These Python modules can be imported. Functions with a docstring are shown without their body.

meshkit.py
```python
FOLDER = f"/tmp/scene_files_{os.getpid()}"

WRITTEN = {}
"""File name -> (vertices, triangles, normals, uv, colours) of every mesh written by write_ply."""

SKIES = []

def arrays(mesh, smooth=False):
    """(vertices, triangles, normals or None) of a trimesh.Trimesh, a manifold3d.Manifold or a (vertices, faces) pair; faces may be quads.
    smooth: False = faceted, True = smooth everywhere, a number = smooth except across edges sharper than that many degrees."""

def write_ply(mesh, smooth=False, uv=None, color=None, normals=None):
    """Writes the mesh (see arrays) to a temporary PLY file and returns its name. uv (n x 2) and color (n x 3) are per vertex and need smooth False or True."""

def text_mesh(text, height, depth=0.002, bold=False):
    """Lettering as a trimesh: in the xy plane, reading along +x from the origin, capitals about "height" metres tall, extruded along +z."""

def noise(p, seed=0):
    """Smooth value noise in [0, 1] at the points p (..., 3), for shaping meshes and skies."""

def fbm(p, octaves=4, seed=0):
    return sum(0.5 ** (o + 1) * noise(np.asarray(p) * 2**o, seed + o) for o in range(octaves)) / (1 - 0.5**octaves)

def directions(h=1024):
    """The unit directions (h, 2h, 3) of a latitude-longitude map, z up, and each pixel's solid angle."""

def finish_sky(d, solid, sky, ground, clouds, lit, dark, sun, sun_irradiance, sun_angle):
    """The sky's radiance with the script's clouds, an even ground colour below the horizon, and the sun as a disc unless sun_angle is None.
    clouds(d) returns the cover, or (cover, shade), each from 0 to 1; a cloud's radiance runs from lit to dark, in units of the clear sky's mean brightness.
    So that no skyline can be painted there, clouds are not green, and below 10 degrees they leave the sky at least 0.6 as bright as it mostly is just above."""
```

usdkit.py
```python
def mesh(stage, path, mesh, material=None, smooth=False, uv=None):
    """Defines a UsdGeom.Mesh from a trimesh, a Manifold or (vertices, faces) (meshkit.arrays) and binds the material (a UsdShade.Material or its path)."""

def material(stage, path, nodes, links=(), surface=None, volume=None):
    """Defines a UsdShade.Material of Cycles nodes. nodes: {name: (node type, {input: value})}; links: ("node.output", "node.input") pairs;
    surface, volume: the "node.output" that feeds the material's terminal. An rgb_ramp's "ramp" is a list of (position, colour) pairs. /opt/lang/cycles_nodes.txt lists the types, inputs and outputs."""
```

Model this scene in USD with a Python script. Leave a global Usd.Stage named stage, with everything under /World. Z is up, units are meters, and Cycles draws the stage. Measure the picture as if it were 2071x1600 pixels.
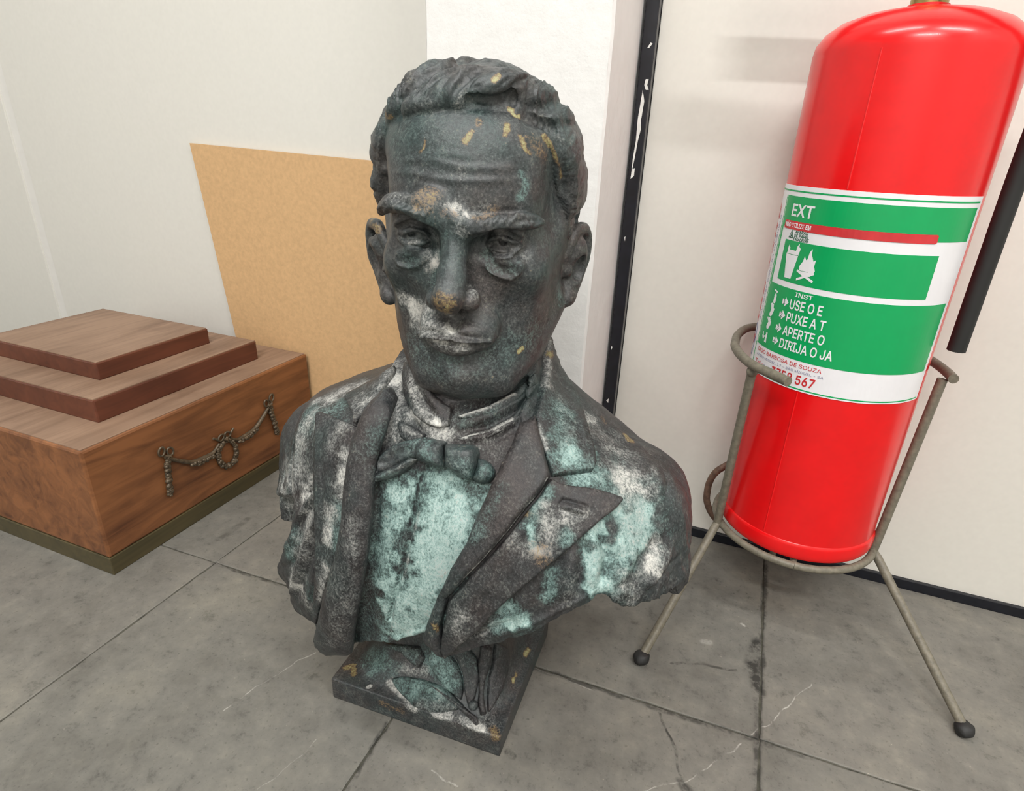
# A weathered bronze bust on a slate floor, in front of a white pillar and cream partition panels.
import math, random
import numpy as np
import trimesh
import usdkit, meshkit
import shapely.geometry as sg
from scipy.interpolate import PchipInterpolator
from scipy.ndimage import map_coordinates
from scipy.spatial import cKDTree, Delaunay
from pxr import Usd, UsdGeom, UsdLux, UsdShade, Gf, Sdf, Vt

random.seed(7); RNG = np.random.default_rng(7)
stage = Usd.Stage.CreateInMemory()
UsdGeom.SetStageUpAxis(stage, 'Z'); UsdGeom.SetStageMetersPerUnit(stage, 1.0)
UsdGeom.Xform.Define(stage, '/World')
UsdGeom.Scope.Define(stage, '/World/Looks')

# ------------------------------------------------------------------ camera, light, exposure
F_PX, CX, CY, CAM_H = 1200.0, 1039.0, 800.0, 0.62
_down = np.array([(925. - CX) / F_PX, (3600. - CY) / F_PX, 1.0]); _down /= np.linalg.norm(_down)
_up = -_down
_h = np.array([0, 0, 1.0]); _h = _h - _up * (_h @ _up); _h /= np.linalg.norm(_h)
_r = np.cross(_h, _up); _r = _r if _r[0] > 0 else -_r
_t = math.radians(21.0)
RC = np.stack([_r * math.cos(_t) - _h * math.sin(_t), _h * math.cos(_t) + _r * math.sin(_t), _up])   # camera -> room axes
CAM = np.array([0, 0, CAM_H])
cam = UsdGeom.Camera.Define(stage, '/World/camera')
cam.CreateHorizontalApertureAttr(36.0); cam.CreateVerticalApertureAttr(36.0 * 1600 / 2071)
cam.CreateFocalLengthAttr(F_PX / 2071 * 36.0)
cam.CreateHorizontalApertureOffsetAttr((1035.5 - CX) / 2071 * 36.0)
cam.CreateClippingRangeAttr(Gf.Vec2f(0.02, 50))
_m = np.eye(4); _m[0, :3] = RC @ [1, 0, 0]; _m[1, :3] = -(RC @ [0, 1, 0]); _m[2, :3] = -(RC @ [0, 0, 1]); _m[3, :3] = CAM
UsdGeom.Xformable(cam).AddTransformOp().Set(Gf.Matrix4d(*_m.ravel().tolist()))
cam.CreateExposureAttr(0.28)


def rect_light(name, centre, w, h, watts, color=(1, 1, 1)):
    """A ceiling luminaire's light, facing straight down."""
    l = UsdLux.RectLight.Define(stage, '/World/' + name)
    l.CreateWidthAttr(w); l.CreateHeightAttr(h); l.CreateIntensityAttr(watts); l.CreateColorAttr(Gf.Vec3f(*color))
    UsdGeom.Xformable(l).AddTranslateOp().Set(Gf.Vec3d(*centre))
    return l


rect_light('ceiling_tube_light', (-0.60, -0.10, 2.55), 1.2, 0.14, 36.0, (1.0, 0.985, 0.965))
rect_light('ceiling_tube_light_001', (1.05, -0.35, 2.55), 1.2, 0.14, 50.0, (1.0, 0.985, 0.965))
rect_light('ceiling_tube_light_002', (0.05, -1.55, 2.55), 1.2, 0.14, 92.0, (1.0, 0.985, 0.965))
dome = UsdLux.DomeLight.Define(stage, '/World/ambient_light'); dome.CreateIntensityAttr(0.0)


def ray(u, v):
    u = np.asarray(u, float); v = np.asarray(v, float)
    d = np.stack([(u - CX) / F_PX, (v - CY) / F_PX, np.ones_like(u)], -1)
    return d @ RC.T


def project(p):
    c = (np.asarray(p, float) - CAM) @ RC
    return np.stack([CX + F_PX * c[..., 0] / c[..., 2], CY + F_PX * c[..., 1] / c[..., 2]], -1)


# ------------------------------------------------------------------ naming, tagging, mesh helpers
_used = {}


def path_for(name, parent='/World'):
    base = f'{parent}/{name}'
    n = _used.get(base, 0); _used[base] = n + 1
    return base if n == 0 else f'{base}_{n:03d}'


def tag(prim, label=None, cat=None, group=None, kind=None):
    p = prim.GetPrim() if hasattr(prim, 'GetPrim') else prim
    for k, v in (('label', label), ('category', cat), ('group', group), ('kind', kind)):
        if v: p.SetCustomDataByKey(k, v)
    return p


def thing(name, label, cat, loc=(0, 0, 0), group=None, kind=None):
    p = path_for(name)
    x = UsdGeom.Xform.Define(stage, p); x.AddTranslateOp().Set(Gf.Vec3d(*loc))
    tag(x, label, cat, group, kind)
    return p, np.array(loc, float)


def put(name, mesh, mat, parent=None, smooth=False, label=None, attrs=None, normals=None, cat=None, kind=None, group=None):
    """One Mesh prim. parent is a (path, world offset) pair or None; mesh is in world coordinates."""
    pp, off = parent if parent else ('/World', np.zeros(3))
    p = path_for(name, pp)
    if isinstance(mesh, trimesh.Trimesh): v, f = np.array(mesh.vertices), np.array(mesh.faces)
    else: v, f = np.asarray(mesh[0], float), np.asarray(mesh[1], int)
    if attrs is None and normals is None:
        g = usdkit.mesh(stage, p, trimesh.Trimesh(v - off, f, process=False), mat, smooth=smooth)
    else:
        g = UsdGeom.Mesh.Define(stage, p)
        g.CreatePointsAttr(Vt.Vec3fArray.FromNumpy((v - off).astype(np.float32)))
        g.CreateFaceVertexCountsAttr(Vt.IntArray.FromNumpy(np.full(len(f), 3, np.int32)))
        g.CreateFaceVertexIndicesAttr(Vt.IntArray.FromNumpy(f.astype(np.int32).ravel()))
        g.CreateSubdivisionSchemeAttr('none')
        n = vertex_normals(v, f) if normals is None else normals
        g.CreateNormalsAttr(Vt.Vec3fArray.FromNumpy(n.astype(np.float32))); g.SetNormalsInterpolation('vertex')
        for k, a in (attrs or {}).items():
            UsdGeom.PrimvarsAPI(g).CreatePrimvar(k, Sdf.ValueTypeNames.Color3fArray, 'vertex').Set(Vt.Vec3fArray.FromNumpy(np.asarray(a, np.float32)))
        UsdShade.MaterialBindingAPI.Apply(g.GetPrim()).Bind(mat)
    tag(g, label, cat, group, kind)
    return p, off


def sub(parent):
    return parent


def vertex_normals(v, f):
    n = np.zeros_like(v); c = np.cross(v[f[:, 1]] - v[f[:, 0]], v[f[:, 2]] - v[f[:, 0]])
    for k in range(3):
        for a in range(3): n[:, a] += np.bincount(f[:, k], c[:, a], len(v))
    return n / np.maximum(np.linalg.norm(n, axis=1, keepdims=True), 1e-12)


def box(x0, x1, y0, y1, z0, z1, bevel=0.0):
    if bevel <= 0:
        m = trimesh.creation.box([x1 - x0, y1 - y0, z1 - z0]); m.apply_translation([(x0 + x1) / 2, (y0 + y1) / 2, (z0 + z1) / 2]); return m
    b = bevel; pts = []
    for sx, cx in ((1, x0), (-1, x1)):
        for sy, cy in ((1, y0), (-1, y1)):
            for sz, cz in ((1, z0), (-1, z1)):
                pts += [(cx + sx * b, cy + sy * b, cz), (cx + sx * b, cy, cz + sz * b), (cx, cy + sy * b, cz + sz * b)]
                q = b * 0.3; pts.append((cx + sx * q, cy + sy * q, cz + sz * q))
    return trimesh.convex.convex_hull(np.array(pts))


def tube(points, radius, sides=14, caps=True):
    """A swept round bar along a polyline; radius may vary per point."""
    P = np.asarray(points, float); n = len(P); r = np.broadcast_to(np.asarray(radius, float), (n,))
    T = np.gradient(P, axis=0); T /= np.linalg.norm(T, axis=1, keepdims=True)
    N = np.cross(T[0], [0.123, 0.31, 0.94]); N /= np.linalg.norm(N); V = []
    for i in range(n):
        N = N - T[i] * (N @ T[i]); N /= np.linalg.norm(N); B = np.cross(T[i], N)
        a = np.linspace(0, 2 * np.pi, sides, endpoint=False)
        V.append(P[i] + r[i] * (np.cos(a)[:, None] * N + np.sin(a)[:, None] * B))
    V = np.vstack(V); Fc = []
    for i in range(n - 1):
        for k in range(sides):
            a, b = i * sides + k, i * sides + (k + 1) % sides
            Fc += [(a, b, b + sides), (a, b + sides, a + sides)]
    if caps:
        c0, c1 = len(V), len(V) + 1; V = np.vstack([V, P[0], P[-1]])
        for k in range(sides):
            Fc += [(c0, (k + 1) % sides, k), (c1, (n - 1) * sides + k, (n - 1) * sides + (k + 1) % sides)]
    return trimesh.Trimesh(V, np.array(Fc), process=False)


def spline(pts, n=40):
    P = np.asarray(pts, float)
    if len(P) < 3: return P[0] + (P[-1] - P[0]) * np.linspace(0, 1, n)[:, None]
    t = np.r_[0, np.cumsum(np.linalg.norm(np.diff(P, axis=0), axis=1) ** 0.5)]
    s = np.linspace(0, t[-1], n)
    return np.stack([PchipInterpolator(t, P[:, k])(s) for k in range(P.shape[1])], 1)


def merge(*m):
    return trimesh.util.concatenate(list(m))


# ------------------------------------------------------------------ signed distance grids
class Grid:
    def __init__(s, lo, hi, h, frame=None):
        s.lo, s.h = np.array(lo, float), h
        s.n = np.ceil((np.array(hi) - s.lo) / h).astype(int) + 1
        s.ax = [s.lo[k] + h * np.arange(s.n[k]) for k in range(3)]
        s.f = np.full(s.n, 1.0, np.float32)
        s.o, s.R = (np.zeros(3), np.eye(3)) if frame is None else frame      # world = o + R^T-columns local

    def world(s, p): return s.o + np.asarray(p, float) @ s.R
    def local(s, p): return (np.asarray(p, float) - s.o) @ s.R.T

    def block(s, lo, hi):
        a = np.clip(np.floor((np.array(lo) - s.lo) / s.h).astype(int), 0, s.n)
        b = np.clip(np.ceil((np.array(hi) - s.lo) / s.h).astype(int) + 1, 0, s.n)
        sl = tuple(slice(x, y) for x, y in zip(a, b))
        return sl, [s.ax[k][sl[k]].astype(np.float32).reshape([-1 if j == k else 1 for j in range(3)]) for k in range(3)]

    @staticmethod
    def smin(a, b, k):
        if k <= 0: return np.minimum(a, b)
        h = np.maximum(k - np.abs(a - b), 0) / k
        return np.minimum(a, b) - h * h * k * 0.25

    def add(s, lo, hi, fn, k=0.0, op='add', pad=None):
        pad = 2.5 * k + 3 * s.h if pad is None else pad
        sl, X = s.block(np.array(lo) - pad, np.array(hi) + pad)
        if min(x.size for x in X) == 0: return
        d = fn(*X).astype(np.float32)
        if op == 'add': s.f[sl] = s.smin(s.f[sl], d, k)
        elif op == 'sub': s.f[sl] = -s.smin(-s.f[sl], d, k)
        elif op == 'and': s.f[sl] = -s.smin(-s.f[sl], -d, k)

    def sphere(s, c, r, k=0.0, op='add'):
        c = np.array(c, float)
        s.add(c - r, c + r, lambda x, y, z: np.sqrt((x - c[0]) ** 2 + (y - c[1]) ** 2 + (z - c[2]) ** 2) - r, k, op)

    def ell(s, c, r, k=0.0, op='add', rot=None):
        c = np.array(c, float); r = np.array(r, float); m = r.max() if rot is not None else r
        def fn(x, y, z):
            a, b, e = x - c[0], y - c[1], z - c[2]
            if rot is not None:
                a, b, e = (rot[0][0] * a + rot[0][1] * b + rot[0][2] * e, rot[1][0] * a + rot[1][1] * b + rot[1][2] * e, rot[2][0] * a + rot[2][1] * b + rot[2][2] * e)
            k0 = np.sqrt((a / r[0]) ** 2 + (b / r[1]) ** 2 + (e / r[2]) ** 2)
            k1 = np.sqrt((a / r[0] ** 2) ** 2 + (b / r[1] ** 2) ** 2 + (e / r[2] ** 2) ** 2)
            return k0 * (k0 - 1) / np.maximum(k1, 1e-9)
        s.add(c - m, c + m, fn, k, op)

    def cap(s, a, b, ra, rb=None, k=0.0, op='add'):
        a, b = np.array(a, float), np.array(b, float); rb = ra if rb is None else rb; d = b - a; L = max(d @ d, 1e-12); R = max(ra, rb)
        def fn(x, y, z):
            t = np.clip(((x - a[0]) * d[0] + (y - a[1]) * d[1] + (z - a[2]) * d[2]) / L, 0, 1)
            return np.sqrt((x - a[0] - t * d[0]) ** 2 + (y - a[1] - t * d[1]) ** 2 + (z - a[2] - t * d[2]) ** 2) - (ra + (rb - ra) * t)
        s.add(np.minimum(a, b) - R, np.maximum(a, b) + R, fn, k, op)

    def chain(s, pts, rad, k=0.0, op='add', n=None):
        P = spline(pts, n) if n else np.asarray(pts, float)
        r = np.interp(np.linspace(0, 1, len(P)), np.linspace(0, 1, len(np.atleast_1d(rad))), np.atleast_1d(rad)) if np.ndim(rad) else np.full(len(P), rad)
        for i in range(len(P) - 1): s.cap(P[i], P[i + 1], r[i], r[i + 1], k, op)

    def sample(s, p):
        """field at local points"""
        q = (np.asarray(p) - s.lo) / s.h
        return map_coordinates(s.f, np.moveaxis(q, -1, 0), order=1, mode='nearest')

    def grad(s, p, e=None):
        e = s.h if e is None else e; g = []
        for k in range(3):
            d = np.zeros(3); d[k] = e; g.append(s.sample(p + d) - s.sample(p - d))
        g = np.stack(g, -1)
        return g / np.maximum(np.linalg.norm(g, axis=-1, keepdims=True), 1e-9)

    def cast(s, u, v, t0=0.25, t1=1.1, step=0.002):
        """First hit of the lens rays with the surface: world points, normals, hit flags."""
        d = ray(u, v); d = d / np.linalg.norm(d, axis=-1, keepdims=True)
        d0 = d @ s.R.T; o = s.local(CAM)
        t = np.full(d.shape[:-1], t0); done = np.zeros(t.shape, bool)
        lo, hi = s.lo, s.lo + s.h * (s.n - 1)
        for _ in range(int((t1 - t0) / step)):
            p = o + d0 * t[..., None]
            ins = ((p > lo) & (p < hi)).all(-1)
            done |= ins & (s.sample(p) < 0)
            if done.all(): break
            t = np.where(done, t, t + step)
        a, b = t - step, t.copy()
        for _ in range(12):
            m = (a + b) / 2; neg = s.sample(o + d0 * m[..., None]) < 0
            b = np.where(neg, m, b); a = np.where(neg, a, m)
        p = o + d0 * b[..., None]
        return s.world(p), s.grad(p, 2 * s.h) @ s.R, done

    def mesh(s, newton=2):
        f = s.f; neg = f < 0; n = np.array(f.shape)
        c = [neg[i:n[0] - 1 + i, j:n[1] - 1 + j, k:n[2] - 1 + k] for i in (0, 1) for j in (0, 1) for k in (0, 1)]
        cnt = sum(x.astype(np.int8) for x in c)
        cells = np.argwhere((cnt > 0) & (cnt < 8))
        idx = np.full(n - 1, -1, np.int64); idx[tuple(cells.T)] = np.arange(len(cells))
        acc, num = np.zeros((len(cells), 3)), np.zeros(len(cells))
        off = np.array([(i, j, k) for i in (0, 1) for j in (0, 1) for k in (0, 1)])
        val = [f[tuple((cells + o).T)] for o in off]
        for a in range(8):
            for b in range(a + 1, 8):
                if np.abs(off[a] - off[b]).sum() != 1: continue
                m = (val[a] < 0) != (val[b] < 0)
                t = val[a][m] / (val[a][m] - val[b][m])
                acc[m] += off[a] + t[:, None] * (off[b] - off[a]); num[m] += 1
        v = s.lo + s.h * (cells + acc / num[:, None])
        F = []
        for k in range(3):
            a, b = [q for q in range(3) if q != k]
            sl0 = [slice(None)] * 3; sl1 = [slice(None)] * 3; sl0[k] = slice(0, n[k] - 1); sl1[k] = slice(1, n[k])
            e = np.argwhere(neg[tuple(sl0)] != neg[tuple(sl1)])
            e = e[(e[:, a] > 0) & (e[:, b] > 0) & (e[:, a] < n[a] - 1) & (e[:, b] < n[b] - 1)]
            flip = neg[tuple(e.T)]
            q = []
            for da, db in ((-1, -1), (0, -1), (0, 0), (-1, 0)):
                o = np.zeros(3, int); o[a], o[b] = da, db; q.append(idx[tuple((e + o).T)])
            q = np.stack(q, 1)
            if k == 1: flip = ~flip
            q = np.where(flip[:, None], q, q[:, ::-1])
            F += [q[:, [0, 1, 2]], q[:, [0, 2, 3]]]
        F = np.vstack(F)
        for _ in range(newton):
            e = s.h * 0.75; g = np.stack([s.sample(v + d) - s.sample(v - d) for d in np.eye(3) * e], -1) / (2 * e)
            st = s.sample(v)[:, None] * g / np.maximum((g * g).sum(1, keepdims=True), 0.05)
            L = np.linalg.norm(st, axis=1, keepdims=True); v = v - st * np.minimum(1, 0.6 * s.h / np.maximum(L, 1e-9))
        # relax tangentially a little so that facets are even
        nb = np.vstack([F[:, [0, 1]], F[:, [1, 2]], F[:, [2, 0]]])
        deg = np.bincount(nb.ravel(), minlength=len(v))
        for _ in range(2):
            av = np.stack([np.bincount(nb[:, 0], v[nb[:, 1], k], len(v)) + np.bincount(nb[:, 1], v[nb[:, 0], k], len(v)) for k in range(3)], 1) / np.maximum(deg, 1)[:, None]
            nn = s.grad(v); dv = av - v; dv -= nn * (dv * nn).sum(1, keepdims=True); v = v + 0.5 * dv
        keep = (F >= 0).all(1)
        return s.world(v), F[keep]


# ------------------------------------------------------------------ sculpting and staining on a finished surface
class Skin:
    """A sculpted surface: strokes move its vertices along the normals, stains are kept per vertex."""
    def __init__(s, v, f, grid=None):
        s.v, s.f, s.grid = v, f, grid
        s.n = vertex_normals(v, f); s.pat = np.zeros((len(v), 3)); s.d = np.zeros(len(v)); s.tree = cKDTree(v)

    def dist(s, P, reach):
        """distance of the vertices near a polyline (world points): indices, distances"""
        P = np.asarray(P, float)
        if len(P) > 1:
            L = np.linalg.norm(np.diff(P, axis=0), axis=1); out = [P[:1]]
            for i in range(len(P) - 1):
                m = max(2, int(L[i] / max(reach * 0.12, 5e-4)) + 1); out.append(P[i] + (P[i + 1] - P[i]) * np.linspace(0, 1, m)[1:, None])
            P = np.vstack(out)
        near = np.unique(np.concatenate([np.asarray(a, int) for a in s.tree.query_ball_point(P[::max(1, len(P) // 60)], reach * 1.6)] + [np.zeros(0, int)]))
        if not len(near): return near, near.astype(float), near.astype(float)
        dd, j = cKDTree(P).query(s.v[near])
        return near, dd, j / max(len(P) - 1, 1)

    def stroke(s, P, width, height, taper=True):
        i, d, t = s.dist(P, 3 * width)
        if not len(i): return
        w = np.exp(-(d / width) ** 2) * height
        if taper: w = w * np.clip(4 * np.minimum(t, 1 - t) + 0.25, 0, 1)
        s.d[i] += w

    def stain(s, ch, P, width, amount, soft=0.5):
        soft = min(1.0, soft * 1.5)
        i, d, t = s.dist(P, width * (1 + soft))
        if not len(i): return
        wob = (meshkit.fbm(s.v[i] * 90, 3, ch) - 0.5) * width * 2.2
        w = np.clip((width * (1 + soft) - d + wob) / (width * 2 * soft + 1e-9), 0, 1); w = w * w * (3 - 2 * w)
        s.pat[i, ch] = np.clip(s.pat[i, ch] + amount * w, -1, 1)

    def apply(s):
        s.v = s.v + s.n * s.d[:, None]; s.d[:] = 0; s.n = vertex_normals(s.v, s.f); s.tree = cKDTree(s.v)


def plate(grid, poly, height, edge=0.003, sink=0.004, step=5.0, round_px=2.5, shape=None, back=0.0):
    """A shaped sheet lying on the grid's surface: poly in pixels of the photograph is carried onto the surface once and gets real thickness."""
    g = sg.Polygon(poly).buffer(0)
    if round_px: g = g.buffer(-round_px).buffer(2 * round_px).buffer(-round_px)
    if g.geom_type != 'Polygon': g = max(g.geoms, key=lambda x: x.area)
    n = max(12, int(g.exterior.length / (step * 0.8)))
    bd = np.array([g.exterior.interpolate(i / n, normalized=True).coords[0] for i in range(n)])
    x0, y0, x1, y1 = g.bounds
    gx, gy = np.meshgrid(np.arange(x0, x1, step), np.arange(y0, y1, step * 0.866)); gx[1::2] += step / 2
    pts = np.stack([gx.ravel(), gy.ravel()], 1)
    import shapely
    rings = []
    for q in (step * 0.28, step * 0.62):
        gi = g.buffer(-q)
        for gg in getattr(gi, 'geoms', [gi]):
            if gg.is_empty: continue
            m = max(8, int(gg.exterior.length / (step * 0.8)))
            rings.append(np.array([gg.exterior.interpolate(i / m, normalized=True).coords[0] for i in range(m)]))
    pts = pts[shapely.contains_xy(g.buffer(-step), pts[:, 0], pts[:, 1])]
    P2 = np.vstack([bd] + rings + [pts]); nb = len(bd)
    tri = Delaunay(P2).simplices
    cen = P2[tri].mean(1); tri = tri[shapely.contains_xy(g.buffer(0.05), cen[:, 0], cen[:, 1])]
    P, N, ok = grid.cast(P2[:, 0], P2[:, 1])
    if not ok.all():
        t = cKDTree(P2[ok]); _, j = t.query(P2[~ok]); P[~ok] = P[ok][j]; N[~ok] = N[ok][j]
    # points that fell past an edge of the surface are drawn back to their neighbours
    depth = np.linalg.norm(P - CAM, axis=1); kn = cKDTree(P2).query(P2, k=24)[1]
    for _ in range(3):
        med = np.median(depth[kn], axis=1); bad = np.abs(depth - med) > .007
        if not bad.any(): break
        near = kn[np.arange(len(kn)), np.abs(depth[kn] - med[:, None]).argmin(1)]
        P[bad] = CAM + (P[bad] - CAM) / depth[bad, None] * med[bad, None]; N[bad] = N[near[bad]]; depth[bad] = med[bad]
    dpx = np.array([g.exterior.distance(sg.Point(*q)) for q in P2])
    d = dpx * depth / F_PX
    x = np.clip(d / edge, 0, 1)
    hgt = height * np.sqrt(1 - (1 - x) ** 2) + height * 0.0
    if shape is not None: hgt = hgt + shape(P2, d, P) * np.clip(d / edge, 0, 1)
    top = P + N * hgt[:, None]
    bot = P - N * sink
    a, b, c = (top[tri[:, k]] for k in range(3)); fl = (np.cross(b - a, c - a) * N[tri[:, 0]]).sum(1) < 0
    tri[fl] = tri[fl][:, ::-1]
    m = len(P2); V = np.vstack([top, bot]); Fc = [tri, tri[:, ::-1] + m]
    # boundary edges
    e = np.vstack([tri[:, [0, 1]], tri[:, [1, 2]], tri[:, [2, 0]]]); key = {tuple(x) for x in e.tolist()}
    side = [(p, q) for p, q in key if (q, p) not in key]
    Fc.append(np.array([(q, p, p + m) for p, q in side] + [(q, p + m, q + m) for p, q in side]))
    Fa = np.vstack(Fc); used = np.unique(Fa); mp = np.full(len(V), -1); mp[used] = np.arange(len(used))
    return V[used], mp[Fa]

# ------------------------------------------------------------------ materials
_mats = {}


def mat(name, nodes, links, surface='p.BSDF'):
    _mats[name] = usdkit.material(stage, '/World/Looks/' + name, nodes, links, surface=surface); return _mats[name]


def plain(name, color, rough=0.5, metallic=0.0, spec=0.5, noise=None, bump=0.0, amount=0.15, coat=0.0):
    """An even paint or metal with a little tonal grain."""
    c = np.array(color, float); sc = noise or 40.0
    nodes = {'g': ('geometry', {}), 'n': ('noise_texture', {'scale': sc, 'detail': 6.0, 'roughness': 0.6}),
             'r': ('rgb_ramp', {'ramp': [(0.3, tuple(c * (1 - amount))), (0.7, tuple(np.minimum(c * (1 + amount), 1)))]}),
             'b': ('bump', {'strength': bump, 'distance': 0.001}),
             'p': ('principled_bsdf', {'roughness': rough, 'metallic': metallic, 'specular_ior_level': spec, 'coat_weight': coat})}
    return mat(name, nodes, [('g.position', 'n.vector'), ('n.fac', 'r.fac'), ('r.color', 'p.base_color'), ('n.fac', 'b.height'), ('b.normal', 'p.normal')])


def bronze(name, stretch=(1, 1, 1), rough=0.40, bump=0.35, tone=(1, 1, 1)):
    tn = np.array(tone)
    N = {'g': ('geometry', {}), 'map': ('mapping', {'scale': stretch}),
         'big': ('noise_texture', {'scale': 15.0, 'detail': 5.0, 'roughness': 0.6}),
         'mid': ('noise_texture', {'scale': 75.0, 'detail': 7.0, 'roughness': 0.66, 'distortion': 0.6}),
         'fine': ('noise_texture', {'scale': 460.0, 'detail': 4.0, 'roughness': 0.75}),
         'at': ('attribute', {'attribute': 'wear'}), 'sep': ('separate_color', {}),
         'mf': ('math', {'math_type': 'multiply_add', 'value2': 0.95, 'value3': -0.235}),
         'mm': ('math', {'math_type': 'multiply_add', 'value2': 0.52}),
         'vr': ('math', {'math_type': 'multiply_add', 'value2': 0.57}), 'vm': ('map_range', {'range_type': 'smoothstep', 'from_min': 0.52, 'from_max': 1.02}),
         'dr': ('math', {'math_type': 'multiply_add', 'value2': 0.63}), 'dm': ('map_range', {'range_type': 'smoothstep', 'from_min': 0.54, 'from_max': 1.12}),
         'br': ('math', {'math_type': 'multiply_add', 'value2': 0.62}), 'bm': ('map_range', {'range_type': 'smoothstep', 'from_min': 0.58, 'from_max': 0.92}),
         'dark': ('rgb_ramp', {'ramp': [(0.32, tuple(tn * (0.012, 0.016, 0.018))), (0.5, tuple(tn * (0.036, 0.042, 0.044))), (0.68, tuple(tn * (0.075, 0.083, 0.084)))]}),
         'tint': ('rgb_ramp', {'ramp': [(0.36, (0.80, 1.12, 1.06)), (0.5, (1, 1, 1)), (0.64, (1.22, 0.96, 0.90))]}),
         'base': ('mix_color', {'blend_type': 'multiply', 'fac': 1.0}),
         'green': ('rgb_ramp', {'ramp': [(0.34, (0.045, 0.095, 0.088)), (0.50, (0.16, 0.265, 0.248)), (0.62, (0.31, 0.445, 0.422)), (0.76, (0.64, 0.77, 0.745))]}), 'gv': ('math', {'math_type': 'multiply', 'value2': 0.60}), 'lv': ('math', {'math_type': 'multiply', 'value2': 0.60}),
         'lime': ('rgb_ramp', {'ramp': [(0.34, (0.09, 0.098, 0.097)), (0.48, (0.24, 0.25, 0.24)), (0.60, (0.46, 0.46, 0.435)), (0.72, (0.66, 0.655, 0.61))]}),
         'brass': ('rgb_ramp', {'ramp': [(0.36, (0.10, 0.055, 0.032)), (0.46, (0.21, 0.125, 0.055)), (0.54, (0.23, 0.20, 0.09)), (0.66, (0.38, 0.38, 0.20))]}), 'bv': ('math', {'math_type': 'multiply', 'value2': 0.60}),
         'c1': ('mix_color', {}), 'c2': ('mix_color', {}), 'c3': ('mix_color', {}),
         'cov': ('math', {'math_type': 'maximum'}), 'rg': ('map_range', {'to_min': rough, 'to_max': 0.78}),
         'hb': ('math', {'math_type': 'multiply_add', 'value2': 0.5}),
         'bump': ('bump', {'strength': bump, 'distance': 0.0012}),
         'p': ('principled_bsdf', {'metallic': 0.0, 'specular_ior_level': 0.5})}
    L = [('g.position', 'map.vector'), ('map.vector', 'big.vector'), ('map.vector', 'mid.vector'), ('map.vector', 'fine.vector'),
         ('at.color', 'sep.color'), ('fine.fac', 'mf.value1'), ('mid.fac', 'mm.value1'), ('mf.value', 'mm.value3'),
         ('sep.r', 'vr.value1'), ('mm.value', 'vr.value3'), ('vr.value', 'vm.value'),
         ('sep.g', 'dr.value1'), ('mm.value', 'dr.value3'), ('dr.value', 'dm.value'),
         ('sep.b', 'br.value1'), ('mm.value', 'br.value3'), ('br.value', 'bm.value'),
         ('mm.value', 'dark.fac'), ('big.fac', 'tint.fac'), ('dark.color', 'base.a'), ('tint.color', 'base.b'),
         ('vr.value', 'gv.value1'), ('gv.value', 'green.fac'), ('dr.value', 'lv.value1'), ('lv.value', 'lime.fac'), ('br.value', 'bv.value1'), ('bv.value', 'brass.fac'),
         ('vm.result', 'c1.fac'), ('base.result', 'c1.a'), ('green.color', 'c1.b'),
         ('dm.result', 'c2.fac'), ('c1.result', 'c2.a'), ('lime.color', 'c2.b'),
         ('bm.result', 'c3.fac'), ('c2.result', 'c3.a'), ('brass.color', 'c3.b'), ('c3.result', 'p.base_color'),
         ('vm.result', 'cov.value1'), ('dm.result', 'cov.value2'), ('cov.value', 'rg.value'), ('rg.result', 'p.roughness'),
         ('cov.value', 'hb.value1'), ('mm.value', 'hb.value3'), ('hb.value', 'bump.height'), ('bump.normal', 'p.normal')]
    return mat(name, N, L)


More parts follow.
